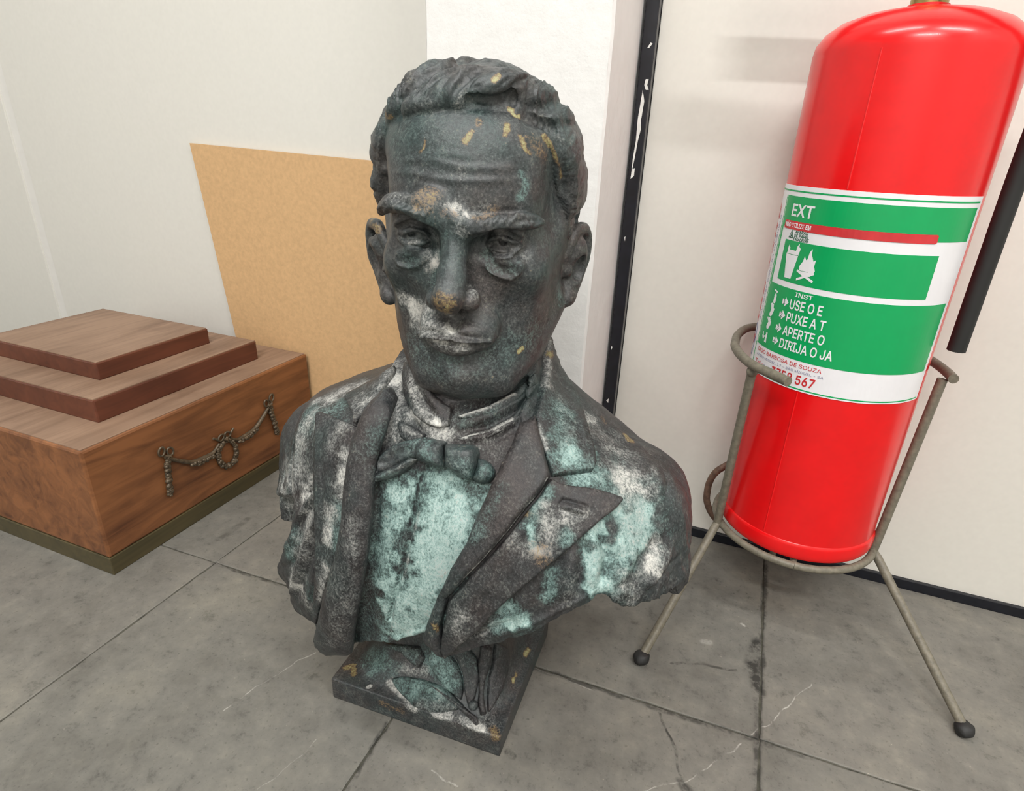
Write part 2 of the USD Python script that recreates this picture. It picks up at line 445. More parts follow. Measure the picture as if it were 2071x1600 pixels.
M_HEAD = bronze('dark_bronze', tone=(1.16, 1.14, 1.13))
M_COAT = bronze('weathered_bronze', (1.1, 1.1, 0.8), 0.46, 0.6, (.86, .77, .78))


def wood(name, dark, light, axis=1, rough=0.45, scale=1.0):
    st = [14.0, 14.0, 14.0]; st[axis] = 1.6
    N = {'g': ('geometry', {}), 'm': ('mapping', {'scale': tuple(np.array(st) * scale)}), 'n': ('noise_texture', {'scale': 3.2, 'detail': 8.0, 'roughness': 0.62, 'distortion': 0.9}),
         'n2': ('noise_texture', {'scale': 9.0, 'detail': 3.0}), 'mx': ('math', {'math_type': 'multiply_add', 'value2': 0.35}), 'h': ('math', {'math_type': 'multiply', 'value2': 0.68}),
         'r': ('rgb_ramp', {'ramp': [(0.32, dark), (0.62, light)]}), 'b': ('bump', {'strength': 0.12, 'distance': 0.001}), 'p': ('principled_bsdf', {'roughness': rough})}
    return mat(name, N, [('g.position', 'm.vector'), ('m.vector', 'n.vector'), ('g.position', 'n2.vector'), ('n.fac', 'h.value1'), ('n2.fac', 'mx.value1'), ('h.value', 'mx.value3'), ('mx.value', 'r.fac'), ('r.color', 'p.base_color'), ('n.fac', 'b.height'), ('b.normal', 'p.normal')])


def slate(name, tone, scratches, cracks):
    """Worn slate: mottled grey-brown, grime specks, pale scratches and dark cracks at their own places on the floor."""
    t = np.array(tone)
    N = {'g': ('geometry', {}), 'sx': ('separate_xyz', {}),
         'w': ('noise_texture', {'scale': 38.0, 'detail': 3.0}), 'ws': ('vector_math', {'math_type': 'multiply_add', 'vector2': (.012, .012, 0)}),
         'a': ('noise_texture', {'scale': 7.0, 'detail': 8.0, 'roughness': 0.65}), 'b': ('noise_texture', {'scale': 42.0, 'detail': 6.0, 'roughness': 0.7}), 'c': ('noise_texture', {'scale': 230.0, 'detail': 3.0}),
         'ra': ('rgb_ramp', {'ramp': [(0.34, tuple(t * (.78, .77, .76))), (0.5, tuple(t)), (0.66, tuple(t * (1.22, 1.20, 1.15)))]}),
         'rb': ('rgb_ramp', {'ramp': [(0.28, (.52, .53, .52)), (0.42, (.93, .93, .93)), (0.55, (1.03, 1.03, 1.02)), (0.74, (1.25, 1.24, 1.20))]}), 'm1': ('mix_color', {'blend_type': 'multiply', 'fac': 1.0}),
         'rc': ('rgb_ramp', {'ramp': [(0.22, (.62, .62, .62)), (0.40, (1, 1, 1)), (0.70, (1, 1, 1)), (0.80, (1.8, 1.75, 1.65))]}), 'm2': ('mix_color', {'blend_type': 'multiply', 'fac': 1.0, 'use_clamp_result': False}),
         'bb': ('math', {'math_type': 'multiply_add', 'value2': 0.4}), 'bump': ('bump', {'strength': 0.35, 'distance': 0.0012}),
         'mw': ('mix_color', {'b': (.46, .45, .41)}), 'mk': ('mix_color', {'b': (.022, .022, .020)}), 'p': ('principled_bsdf', {'roughness': 0.62, 'specular_ior_level': 0.35})}
    L = [('g.position', 'w.vector'), ('w.color', 'ws.vector1'), ('g.position', 'ws.vector3'), ('g.position', 'a.vector'), ('g.position', 'b.vector'), ('g.position', 'c.vector'), ('a.fac', 'ra.fac'), ('b.fac', 'rb.fac'), ('c.fac', 'rc.fac'),
         ('ra.color', 'm1.a'), ('rb.color', 'm1.b'), ('m1.result', 'm2.a'), ('rc.color', 'm2.b'), ('b.fac', 'bb.value1'), ('a.fac', 'bb.value3'), ('bb.value', 'bump.height'), ('bump.normal', 'p.normal')]

    def lines(tagname, segs):
        last = None
        for i, (p, q, w, s) in enumerate(segs):
            p, q = np.array([p[0] + .006, p[1] + .006, 0]), np.array([q[0] + .006, q[1] + .006, 0]); d = q - p; k = f'{tagname}{i}'
            N[k + 'a'] = ('vector_math', {'math_type': 'subtract', 'vector2': tuple(p)}); N[k + 'd'] = ('vector_math', {'math_type': 'dot_product', 'vector2': tuple(d / (d @ d))})
            N[k + 'c'] = ('math', {'math_type': 'add', 'value2': 0.0, 'use_clamp': True}); N[k + 'e'] = ('vector_math', {'math_type': 'scale', 'vector1': tuple(d)})
            N[k + 'f'] = ('vector_math', {'math_type': 'distance'}); N[k + 'g'] = ('map_range', {'range_type': 'smoothstep', 'from_min': w, 'from_max': w * 0.25, 'to_min': 0.0, 'to_max': s})
            L.extend([('ws.vector', k + 'a.vector1'), (k + 'a.vector', k + 'd.vector1'), (k + 'd.value', k + 'c.value1'), (k + 'c.value', k + 'e.scale'), (k + 'e.vector', k + 'f.vector2'), (k + 'a.vector', k + 'f.vector1'), (k + 'f.value', k + 'g.value')])
            if last is None: last = k + 'g.result'
            else:
                N[k + 'm'] = ('math', {'math_type': 'maximum'}); L.extend([(last, k + 'm.value1'), (k + 'g.result', k + 'm.value2')]); last = k + 'm.value'
        N[tagname + 'n'] = ('map_range', {'from_min': .43, 'from_max': .57, 'clamp': True}); N[tagname + 'o'] = ('math', {'math_type': 'multiply'})
        L.extend([('b.fac', tagname + 'n.value'), (tagname + 'n.result', tagname + 'o.value1'), (last, tagname + 'o.value2')])
        return tagname + 'o.value'
    L += [(lines('s', scratches), 'mw.fac'), ('m2.result', 'mw.a'), (lines('k', cracks), 'mk.fac'), ('mw.result', 'mk.a'), ('mk.result', 'p.base_color')]
    return mat(name, N, L)

# ------------------------------------------------------------------ the room
def on_floor(u, v, z=0.0):
    d = ray(u, v); return (CAM + d * ((z - CAM[2]) / d[2]))


def on_y(u, v, y):
    d = ray(u, v); return CAM + d * (y / d[1])


def seg(px, w, s):
    p = [on_floor(*q)[:2] for q in px]; return [(p[i], p[i + 1], w * (.55 if w < .0025 else .8), s) for i in range(len(p) - 1)]


SCR = seg([(1520, 1487), (1538, 1468), (1560, 1463), (1575, 1445), (1640, 1383)], .0016, .8) + seg([(1500, 1503), (1440, 1545), (1390, 1576), (1300, 1600)], .0016, .6) + seg([(455, 1437), (473, 1420), (533, 1382), (566, 1360), (604, 1337), (640, 1322)], .0020, .55) + seg([(525, 1596), (604, 1532), (640, 1500)], .0014, .4) + seg([(870, 1560), (892, 1577), (925, 1590)], .0022, .7) + seg([(1080, 1352), (1110, 1362), (1200, 1395)], .0020, .5) + seg([(790, 1418), (800, 1424)], .004, .7) + seg([(1500, 1262), (1508, 1268)], .003, .6) + seg([(1420, 1298), (1435, 1300)], .006, .35)
CRK = seg([(1335, 1440), (1347, 1475), (1364, 1512), (1374, 1560), (1386, 1600)], .0030, .85) + seg([(1530, 1300), (1522, 1345), (1536, 1400)], .016, .9) + seg([(1355, 1342), (1420, 1342), (1488, 1356)], .004, .7) + seg([(1548, 1366), (1578, 1366)], .004, .6) + seg([(1075, 1349), (1200, 1388), (1360, 1442), (1530, 1497), (1640, 1532)], .0075, .75) + seg([(1549, 1130), (1541, 1300), (1533, 1480), (1530, 1600)], .0085, .8) + seg([(782, 1466), (700, 1600)], .0060, .75) + seg([(430, 1140), (565, 1182)], .0060, .75) + seg([(1375, 1580), (1392, 1600)], .010, .8) + seg([(1025, 1520), (1038, 1530)], .006, .8) + seg([(445, 1090), (500, 1050)], .012, .5) + seg([(540, 1378), (550, 1372)], .006, .5)
M_SLATE = [slate('worn_slate', (.172, .165, .147), SCR, CRK), slate('worn_slate_b', (.163, .158, .141), SCR, CRK)]
M_GROUT = plain('dirty_grout', (.060, .058, .044), .9, noise=60, amount=.7, bump=.4)
fl = put('floor', box(-2.6, 1.8, -2.2, 1.0, -.03, -.0016), M_GROUT, kind='structure')


def tile(c, gap, jit):
    """One floor slab: worn, slightly ragged edges, a small arris."""
    c = np.array(c); n = 22; top, bot, low = [], [], []
    cen = c.mean(0); E = []
    for i in range(4):
        a, b = c[i], c[(i + 1) % 4]; d = (b - a) / np.linalg.norm(b - a); nn = np.array([-d[1], d[0]])
        for k in range(n):
            p = a + (b - a) * (k / n) + nn * gap
            p = p + nn * (jit * (meshkit.fbm(np.array([[p[0] * 45, p[1] * 45, i]]), 3, 5)[0] - .35)) * (0.2 if k == 0 else 1)
            E.append((p, nn))
    P = np.array([e[0] for e in E]); N = np.array([e[1] for e in E]); m = len(P)
    V = np.vstack([np.c_[P + N * .0018, np.zeros(m)], np.c_[P + N * .0004, np.full(m, -.0006)], np.c_[P, np.full(m, -.0025)], [[*cen, 0]]])
    Fc = []
    for k in range(m):
        j = (k + 1) % m
        Fc += [(3 * m, k, j), (m + k, m + j, j), (m + k, j, k), (2 * m + k, 2 * m + j, m + j), (2 * m + k, m + j, m + k)]
    return trimesh.Trimesh(V, np.array(Fc), process=False)


def jx(k, y): return .108 + .398 * k + .004 * (y - .6)
def jy(k, x): return .5475 + .028 * (x + 0.0) + .398 * k


for ix in range(-7, 4):
    for iy in range(-7, 1):
        q = [(jx(ix + a, jy(iy + b, 0)), jy(iy + b, jx(ix + a, .5))) for a, b in ((0, 0), (1, 0), (1, 1), (0, 1))]
        q = [(x, min(y, .9195)) for x, y in q]
        if q[2][1] - q[1][1] < .02: continue
        put('tile', tile(q, .0005, .0026), M_SLATE[(ix * 3 + iy * 5) % 2], fl)

M_PANEL = plain('cream_panel', (.70, .68, .625), .42, noise=120, bump=.05, amount=.02)
M_PANEL2 = plain('grey_cream_panel', (.70, .69, .645), .42, noise=120, bump=.05, amount=.02)
M_PLASTER = plain('white_plaster', (.775, .77, .755), .75, noise=55, bump=.9, amount=.025)
M_BLACK = plain('black_steel', (.006, .007, .012), .30, noise=60, amount=.4)
M_CHIP = plain('white_paint', (.75, .75, .72), .6)
M_WALL = plain('painted_wall', (.74, .73, .70), .7, noise=30, bump=.2, amount=.03)
WY = .922
wb = put('wall_back', box(-2.6, 1.8, WY + .004, WY + .08, 0, 2.6), M_WALL, kind='structure')
put('panel', box(-1.55, -.420, WY, WY + .01, .016, 2.6, .001), M_PANEL2, wb)
put('panel', box(-2.598, -1.58, WY, WY + .01, .016, 2.6, .001), M_PANEL2, wb)
put('panel', box(-.1675, .86, WY, WY + .01, .016, 2.6, .001), M_PANEL, wb)
put('panel', box(.89, 1.798, WY, WY + .01, .016, 2.6, .001), M_PANEL, wb)
put('baseboard_back', merge(box(-.1675, 1.8, WY - .006, WY + .006, 0, .017, .001), box(-2.6, -.431, WY - .006, WY + .006, 0, .017, .001)), M_BLACK, kind='structure')
# pillar with a slightly uneven plastered face
def pillar():
    x0, x1, y0, y1 = -.4315, -.1895, .760, .945; n = 60; V, Fc = [], []
    def gridded(f, nu, nv):
        b = len(V)
        for i in range(nu + 1):
            for j in range(nv + 1): V.append(f(i / nu, j / nv))
        for i in range(nu):
            for j in range(nv):
                a = b + i * (nv + 1) + j; Fc.extend([(a, a + nv + 1, a + nv + 2), (a, a + nv + 2, a + 1)])
    e = .003
    gridded(lambda s, t: (x0 + e + (x1 - x0 - 2 * e) * s, y0, 2.6 * t), 30, 260)
    gridded(lambda s, t: (x1, y0 + e + (y1 - y0) * s, 2.6 * t), 20, 260)
    gridded(lambda s, t: (x0, y1 - (y1 - y0 - e) * s, 2.6 * t), 12, 120)
    gridded(lambda s, t: (x0 + e * math.sin(s * math.pi / 2) ** 2, y0 + e * math.cos(s * math.pi / 2) ** 2, 2.6 * t), 3, 120)
    gridded(lambda s, t: (x1 - e * math.cos(s * math.pi / 2) ** 2, y0 + e * math.sin(s * math.pi / 2) ** 2, 2.6 * t), 3, 120)
    V_ = np.array(V); V_[:, 1] -= (meshkit.fbm(V_ * 28, 3, 4) - .5) * .0016 * (V_[:, 1] < y0 + .02); V_[:, 0] += (meshkit.fbm(V_ * 26, 3, 8) - .5) * .0014
    return V_, np.array(Fc)
put('wall_pillar', pillar(), M_PLASTER, kind='structure', smooth=40)
tr = put('trim_1', box(-.1860, -.1680, .9050, .9300, 0, 2.6, .0015), M_BLACK, kind='structure')
for pts in ([(1306, 160), (1312, 160), (1309, 172), (1312, 182), (1306, 182), (1303, 172)], [(1320, 158), (1323, 160), (1322, 190), (1316, 192), (1318, 176)], [(1300, 182), (1303, 205), (1297, 240), (1296, 262), (1290, 285), (1284, 318), (1276, 355), (1280, 320), (1286, 285), (1290, 240), (1296, 205)], [(1278, 342), (1284, 340), (1282, 356), (1275, 362)], [(1316, 86), (1320, 88), (1313, 97), (1309, 97)], [(1334, 20), (1337, 18), (1336, 30), (1333, 30)], [(1325, 116), (1328, 117), (1325, 135), (1323, 130)], [(1316, 200), (1318, 203), (1315, 210)], [(1226, 810), (1231, 806), (1230, 815)], [(1236, 700), (1239, 702), (1236, 708)], [(1262, 480), (1265, 478), (1264, 488)]):
    g = sg.Polygon([on_y(u, v, .9048)[[0, 2]] for u, v in pts]).buffer(0)
    g = g.intersection(sg.box(-.1858, 0, -.1682, 2.6))
    if g.is_empty: continue
    if g.geom_type != 'Polygon': g = max(g.geoms, key=lambda x: x.area)
    m = trimesh.creation.extrude_polygon(g, .0008, engine='earcut'); V = np.array(m.vertices)
    put('paint_chip', trimesh.Trimesh(np.stack([V[:, 0], .9054 - V[:, 2], V[:, 1]], 1), m.faces[:, ::-1], process=False), M_CHIP, tr)
put('wall_left', box(-2.68, -2.6, -2.2, 1.0, 0, 2.6), M_WALL, kind='structure')
put('wall_right', box(1.8, 1.88, -2.2, 1.0, 0, 2.6), M_WALL, kind='structure')
put('wall_front', box(-2.6, 1.8, -2.28, -2.2, 0, 2.6), M_WALL, kind='structure')
put('ceiling', box(-2.6, 1.8, -2.2, 1.0, 2.6, 2.66), M_WALL, kind='structure')

# ------------------------------------------------------------------ MDF sheet leaning on the left panel
M_MDF = plain('raw_mdf', (.60, .385, .195), .8, noise=130, bump=.08, amount=.09)
mc = [(-1.036, .9135, .5935), (-.462, .9135, .5755), (-.462, .9115, .002), (-.968, .9115, .002)]
mv = np.array(mc + [(x, y + .006, z) for x, y, z in mc])
md = trimesh.Trimesh(mv, [(0, 3, 2), (0, 2, 1), (4, 5, 6), (4, 6, 7), (0, 1, 5), (0, 5, 4), (2, 3, 7), (2, 7, 6), (1, 2, 6), (1, 6, 5), (3, 0, 4), (3, 4, 7)], process=False)
put('mdf_board', md, M_MDF, label='plain tan fibreboard sheet leaning on the pale panel behind the bust', cat='board')

# ------------------------------------------------------------------ stepped wooden plinth
M_WOOD = wood('brown_wood', (.085, .030, .012), (.27, .108, .040)); M_WOODT = wood('dusty_wood', (.15, .088, .055), (.28, .18, .12), rough=.6); M_WOODR = wood('red_wood', (.070, .021, .012), (.135, .042, .022))
M_OLDB = plain('dull_brass', (.105, .080, .052), .45, metallic=.35, noise=150, bump=.5, amount=.45); M_WOODB = wood('stained_wood', (.040, .035, .016), (.085, .068, .030))
PX, PB, PF = -.80, .905, .445
pl_ = thing('wooden_plinth', 'stepped brown wooden plinth with brass garland left of the bust', 'plinth', (-1.06, (PB + PF) / 2, 0))
put('lower_block', box(-1.32, PX, PF, PB, .030, .2085, .004), M_WOOD, pl_)
put('base_band', box(-1.3205, PX + .0006, PF - .0006, PB + .0004, 0, .0300, .0015), M_WOODB, pl_)
put('top_board', box(-1.3195, PX - .0035, PF + .0035, PB - .0035, .2075, .2098, .0006), M_WOODT, pl_)
put('upper_block', box(-1.26, PX - .060, PF + .070, .8370, .2090, .2460, .0025), M_WOODR, pl_)
put('upper_board', box(-1.2595, PX - .0615, PF + .0715, .8355, .2450, .2475, .0006), M_WOODT, pl_)
put('cap_block', box(-1.20, -.921, PF + .125, .785, .2470, .276, .002), M_WOODR, pl_)
put('cap_board', box(-1.1995, -.9225, PF + .1265, .7835, .2755, .2775, .0006), M_WOODT, pl_)
# garland: wreath, bows, swags and drops of cast brass
yc, R = .6745, .0195
def face_pt(dy, z, off=.0035): return (PX + off, yc + dy, z)
def beads(pts, r0, r1, n, seed):
    rg = np.random.default_rng(seed); P = spline(pts, n); out = []
    for i, p in enumerate(P):
        for k in range(3):
            r = (r0 + (r1 - r0) * math.sin(math.pi * (i + .5) / n)) * rg.uniform(.55, .85)
            s = trimesh.creation.icosphere(1, r); s.apply_scale([1, rg.uniform(.8, 1.2), rg.uniform(.8, 1.2)])
            s.apply_translation(p + np.array([rg.uniform(0, .6), rg.uniform(-.7, .7), rg.uniform(-.7, .7)]) * r0); out.append(s)
    return out
def loop(c, w, h, tilt, r=.0018):
    a = np.linspace(0, 2 * np.pi, 22); q = np.stack([w * np.cos(a), h * np.sin(a)], 1); co, si = math.cos(tilt), math.sin(tilt)
    return tube([(PX + .0045, c[0] + x * co - y * si, c[1] + x * si + y * co) for x, y in q], r, 7)
ring_pts = [face_pt(R * math.sin(t), .0945 + .024 * math.cos(t)) for t in np.linspace(.15, 2 * np.pi - .15, 30)]
gar = put('wreath', merge(tube(ring_pts, .0036, 8), *beads(ring_pts, .0040, .0050, 34, 1)), M_OLDB, pl_, smooth=60)
put('bow', merge(loop((yc - .007, .1290), .0065, .0048, .5), loop((yc + .007, .1290), .0065, .0048, -.5), tube([face_pt(-.003, .125, .006), face_pt(0, .122, .008), face_pt(.003, .125, .006)], .003, 8), tube([face_pt(.012, .126), face_pt(.022, .1345)], .0022, 7), tube([face_pt(-.012, .126), face_pt(-.022, .1345)], .0022, 7)), M_OLDB, pl_, smooth=60)
for s in (1, -1):
    sp = [face_pt(s * a, b) for a, b in ((.012, .120), (.034, .108), (.062, .110), (.088, .124), (.108, .140))]
    put('swag', merge(tube(spline(sp, 24), np.interp(np.linspace(0, 1, 24), [0, .25, .5, 1], [.0022, .0042, .0046, .0030]), 8), *beads([face_pt(s * a, b, .005) for a, b in ((.030, .106), (.050, .105), (.072, .111))], .0036, .0046, 14, 5)), M_OLDB, pl_, smooth=60)
    put('bow', merge(loop((yc + s * .104, .1500), .0052, .0068, .3), loop((yc + s * .118, .1560), .0052, .0072, -.3), tube([face_pt(s * .106, .143, .006), face_pt(s * .116, .146, .006)], .0026, 7)), M_OLDB, pl_, smooth=60)
    put('drop', merge(*beads([face_pt(s * a, b) for a, b in ((.112, .140), (.114, .122), (.117, .104), (.119, .088), (.120, .080))], .0040, .0052, 20, 9)), M_OLDB, pl_, smooth=60)

# ------------------------------------------------------------------ fire extinguisher
EC, ER = np.array([.121, .813]), .098
M_RED = plain('red_enamel', (.74, .004, .006), .26, noise=30, amount=.06, bump=.05, coat=.1)
M_LABEL = plain('label_white', (.78, .77, .80), .35, amount=.02); M_GREEN = plain('label_green', (.0, .335, .095), .35, amount=.03); M_LRED = plain('label_red', (.55, .03, .035), .35); M_LBLUE = plain('label_blue', (.03, .08, .33), .35); M_LGREY = plain('label_grey', (.30, .30, .42), .35); M_LDARK = plain('label_dark', (.01, .10, .05), .35)
M_VALVE = plain('valve_brass', (.42, .30, .12), .3, metallic=.9); M_RUBBER = plain('black_rubber', (.012, .012, .012), .6)
ext = thing('fire_extinguisher', 'red fire extinguisher with green instruction label held in a rod stand', 'fire extinguisher', (EC[0], EC[1], .135))


def lathe(prof, n=72, c=EC):
    P = np.array(prof); a = np.linspace(0, 2 * np.pi, n, endpoint=False); V = np.concatenate([np.stack([c[0] + P[:, 0] * np.sin(t), c[1] - P[:, 0] * np.cos(t), P[:, 1]], 1) for t in a]); k = len(P); Fc = []
    for i in range(n):
        j = (i + 1) % n
        for q in range(k - 1): Fc += [(i * k + q, j * k + q, j * k + q + 1), (i * k + q, j * k + q + 1, i * k + q + 1)]
    return trimesh.Trimesh(V, np.array(Fc), process=False)


body = [(.001, .142), (.070, .140), (.094, .139), (.0985, .141), (.1005, .1445), (.1008, .150), (.1005, .1590), (.0992, .1625), (.0982, .1635), (.0980, .1650), (.0980, .30), (.0980, .50), (.0980, .716), (.0965, .726), (.090, .736), (.078, .745), (.060, .752), (.040, .756), (.024, .758), (.019, .759), (.019, .762), (.001, .762)]
put('body', lathe(body), M_RED, ext, smooth=30)
def cyl(s, z, off=0.0):
    t = np.asarray(s) / ER; return np.stack([EC[0] + (ER + off) * np.sin(t), EC[1] - (ER + off) * np.cos(t), np.asarray(z) + 0 * t], -1)
put('weld_seam', tube(cyl(np.full(16, -.0435), np.linspace(.165, .3615, 16), -.0003), .0011, 8), M_RED, ext)
put('weld_seam', tube(cyl(np.full(16, -.0435), np.linspace(.588, .714, 16), -.0003), .0011, 8), M_RED, ext)
put('valve', merge(lathe([(.001, .760), (.017, .760), (.017, .770), (.013, .773), (.013, .788), (.016, .790), (.016, .798), (.001, .798)], 32), tube([(EC[0], EC[1] - .01, .780), (EC[0] + .03, EC[1] - .035, .780)], .008, 12)), M_VALVE, ext, smooth=40)
put('lever', merge(tube(spline([(EC[0] + .012, EC[1], .806), (EC[0] - .06, EC[1] + .004, .812), (EC[0] - .190, EC[1] + .012, .813)], 16), .0100, 10), box(EC[0] - .012, EC[0] + .014, EC[1] - .009, EC[1] + .009, .790, .818, .002)), M_BLACK, ext, smooth=40)
put('carrying_handle', tube(spline([(EC[0] + .012, EC[1], .794), (EC[0] - .05, EC[1] + .004, .790), (EC[0] - .185, EC[1] + .012, .789)], 16), .0100, 10), M_BLACK, ext, smooth=40)
put('hose', tube(spline([(EC[0] + .03, EC[1] - .035, .780), (EC[0] + .080, EC[1] - .062, .770), (EC[0] + .114, EC[1] - .050, .74), (EC[0] + .114, EC[1] - .030, .60), (EC[0] + .114, EC[1] - .028, .42)], 40), .0095, 12), M_RUBBER, ext, smooth=40)


def patch(s0, s1, z0, z1, off, thick=.0003):
    """A printed field: a thin sheet bent round the cylinder."""
    n = max(2, int(abs(s1 - s0) / .004)); s = np.linspace(s0, s1, n + 1); V = np.vstack([cyl(s, z0, off), cyl(s, z1, off), cyl(s, z0, off - thick), cyl(s, z1, off - thick)]); m = n + 1; Fc = []
    for i in range(n):
        Fc += [(i, i + 1, m + i + 1), (i, m + i + 1, m + i), (i, 2 * m + i + 1, 2 * m + i), (i, i + 1, 2 * m + i + 1), (m + i, m + i + 1, 3 * m + i + 1), (m + i, 3 * m + i + 1, 3 * m + i)]
    Fc += [(0, m, 3 * m), (0, 3 * m, 2 * m), (n, 2 * m + n, 3 * m + n), (n, 3 * m + n, m + n)]
    return trimesh.Trimesh(V, np.array(Fc), process=False)


def bend(m, off):
    V = np.array(m.vertices); m2 = m.copy(); m2.vertices = cyl(V[:, 0], V[:, 1], 0) + (cyl(V[:, 0], V[:, 1], 1) - cyl(V[:, 0], V[:, 1], 0)) * (off + V[:, 2:3]); return m2


def flat(poly, off, t=.00012, seg_len=.004):
    """Flat print of any outline (s, z) on the label."""
    g = sg.Polygon(poly) if not hasattr(poly, 'area') else poly
    g = g.buffer(0); out = []; x0, _, x1, _ = g.bounds; n = max(1, int((x1 - x0) / .006))
    for i in range(n):      # narrow strips, so that the print follows the curve
        q = g if n == 1 else g.intersection(sg.box(x0 + (x1 - x0) * i / n, -9, x0 + (x1 - x0) * (i + 1) / n, 9))
        for gg in getattr(q, 'geoms', [q]):
            if gg.geom_type == 'Polygon' and gg.area > 1e-10: out.append(trimesh.creation.extrude_polygon(gg, t, engine='earcut'))
    return bend(merge(*out), off)


def words(text, s, z, h, off, width=None, squeeze=1.0, bold=False, vertical=False, slant=0.0):
    m = meshkit.text_mesh(text, h, .00012, bold); V = np.array(m.vertices); V[:, 0] -= V[:, 0].min()
    k = squeeze if width is None else width / V[:, 0].max(); V[:, 0] *= k
    V[:, 0] += V[:, 1] * slant
    if vertical: V = np.stack([s - V[:, 1], z + V[:, 0], V[:, 2]], 1)
    else: V[:, 0] += s; V[:, 1] += z
    m.vertices = V; return bend(m, off)


lab = put('label', patch(-.185, .105, .3630, .5865, .0006, .0007), M_LABEL, ext, label='printed white and green instruction label')
O1, O2, O3 = .0008, .0010, .0012
for q in ((-.1235, .098, .3985, .4765), (-.1185, .098, .5420, .5755), (-.1235, -.1195, .4765, .5755), (-.1195, -.1185, .5420, .5755), (-.1075, .060, .4830, .5285)): put('green_field', patch(*q, O1), M_GREEN, lab)
for q in ((-.170, .100, .5800, .5816), (-.1295, .100, .3648, .3662), (-.1295, -.1278, .3662, .3985), (-.1265, -.1252, .3985, .5755)): put('green_line', patch(*q, O1), M_GREEN, lab)
put('red_field', flat(sg.box(-.1140, .5425, .05, .5472).buffer(.0022), O2), M_LRED, lab)
tri = [(-.1025, .5310), (-.0945, .5310), (-.0985, .5400)]
put('class_triangle', flat(sg.Polygon(tri).difference(sg.Polygon(tri).buffer(-.0008)), O1), M_LDARK, lab)
def line(*a, m=None, **k): put('lettering', words(*a, **k), m, lab)
for t, s, z, h in (('A', -.0998, .5320, .0042), ('APARAS', -.0925, .5369, .0034), ('DE PAPEL', -.0930, .5328, .0034), ('E MADEIRA', -.0935, .5291, .0030)): line(t, s, z, h, O1, bold=True, m=M_LDARK)
line('EXT', -.1060, .5548, .0125, O2, bold=True, squeeze=1.06, m=M_LABEL); line('NÃO UTILIZE EM', -.1132, .5427, .0046, O3, bold=True, squeeze=.80, m=M_LABEL); line('INST', -.0726, .4694, .0048, O2, bold=True, squeeze=1.35, m=M_LABEL)
for k, (t, s, z) in enumerate((('USE O E', -.0770, .4548), ('PUXE A T', -.0775, .4392), ('APERTE O', -.0786, .4230), ('DIRIJA O JA', -.0792, .4072))):
    line(t, s, z, .0108, O2, bold=True, squeeze=.70, m=M_LABEL)
    c0 = (s - .0072, z + .0055); put('arrow', flat([(c0[0] - .0045, c0[1] - .0030), (c0[0] - .0005, c0[1] - .0030), (c0[0] - .0005, c0[1] - .0056), (c0[0] + .0048, c0[1]), (c0[0] - .0005, c0[1] + .0056), (c0[0] - .0005, c0[1] + .0030), (c0[0] - .0045, c0[1] + .0030)], O2), M_LABEL, lab)
    line(str(k + 1), s - .0098, z + .0030, .0052, O3, squeeze=.9, m=M_LDARK)
# pictograms: bin with flames, bonfire, extinguisher, hands, person spraying
from shapely import union_all
def blob(c, r): return sg.Point(c).buffer(r)
def bar(a, b, w): return sg.LineString([a, b]).buffer(w)
G_ = lambda q: sg.Polygon(q)
icons = [union_all([G_([(-.0995, .5135), (-.0805, .5135), (-.0845, .4870), (-.0945, .4870)]), G_([(-.0995, .5140), (-.0960, .5185), (-.0830, .5185), (-.0800, .5140)]), G_([(-.0985, .5160), (-.0985, .5205), (-.0975, .5235), (-.0950, .5205), (-.0950, .5170)]), G_([(-.0850, .5175), (-.0840, .5240), (-.0815, .5270), (-.0815, .5235), (-.0790, .5215), (-.0803, .5150)])]).difference(bar((-.1000, .5137), (-.0800, .5137), .0003)),
         union_all([G_([(-.0745, .4960), (-.0760, .5030), (-.0725, .5090), (-.0715, .5150), (-.0690, .5110), (-.0675, .5120), (-.0665, .5200), (-.0640, .5240), (-.0635, .5180), (-.0600, .5110), (-.0575, .5130), (-.0580, .5060), (-.0560, .5010), (-.0580, .4960), (-.0610, .4940), (-.0700, .4940)]), G_([(-.0780, .4970), (-.0560, .4880), (-.0555, .4905), (-.0775, .4995)]), G_([(-.0560, .4970), (-.0760, .4870), (-.0765, .4895), (-.0570, .4995)])]).difference(bar((-.0740, .4985), (-.0640, .4985), .00025)),
         union_all([bar((-.1030, .4560), (-.1030, .4630), .0022), bar((-.1030, .4630), (-.1030, .4680), .0009), bar((-.1062, .4690), (-.1010, .4680), .0010)]),
         union_all([bar((-.1050, .4400), (-.1030, .4455), .0028), bar((-.1075, .4520), (-.1040, .4430), .0010), bar((-.1058, .4530), (-.1030, .4440), .0010), bar((-.1035, .4520), (-.1022, .4450), .0010), bar((-.1010, .4470), (-.1040, .4420), .0011)]),
         union_all([bar((-.1060, .4240), (-.1040, .4290), .0028), bar((-.1095, .4345), (-.1060, .4310), .0010), bar((-.1050, .4350), (-.1050, .4290), .0010), bar((-.1035, .4330), (-.1035, .4280), .0010), bar((-.1018, .4310), (-.1022, .4270), .0010)]),
         union_all([bar((-.1120, .4110), (-.1105, .4090), .0016), bar((-.1125, .4150), (-.1120, .4110), .0009), blob((-.1045, .4160), .0015), bar((-.1045, .4140), (-.1048, .4100), .0017), bar((-.1050, .4100), (-.1060, .4050), .0009), bar((-.1045, .4100), (-.1035, .4050), .0009), bar((-.1050, .4130), (-.1110, .4095), .0008)])]
for i in icons: put('pictogram', flat(i, O2), M_LABEL, lab)
line('IAGO BARBOSA DE SOUZA', -.1180, .3905, .0046, O1, width=.094, m=M_LRED); line('Tel.:', -.1185, .3730, .0068, O1, m=M_LRED); line('3758 567', -.0830, .3708, .0105, O1, squeeze=.82, bold=True, m=M_LRED)
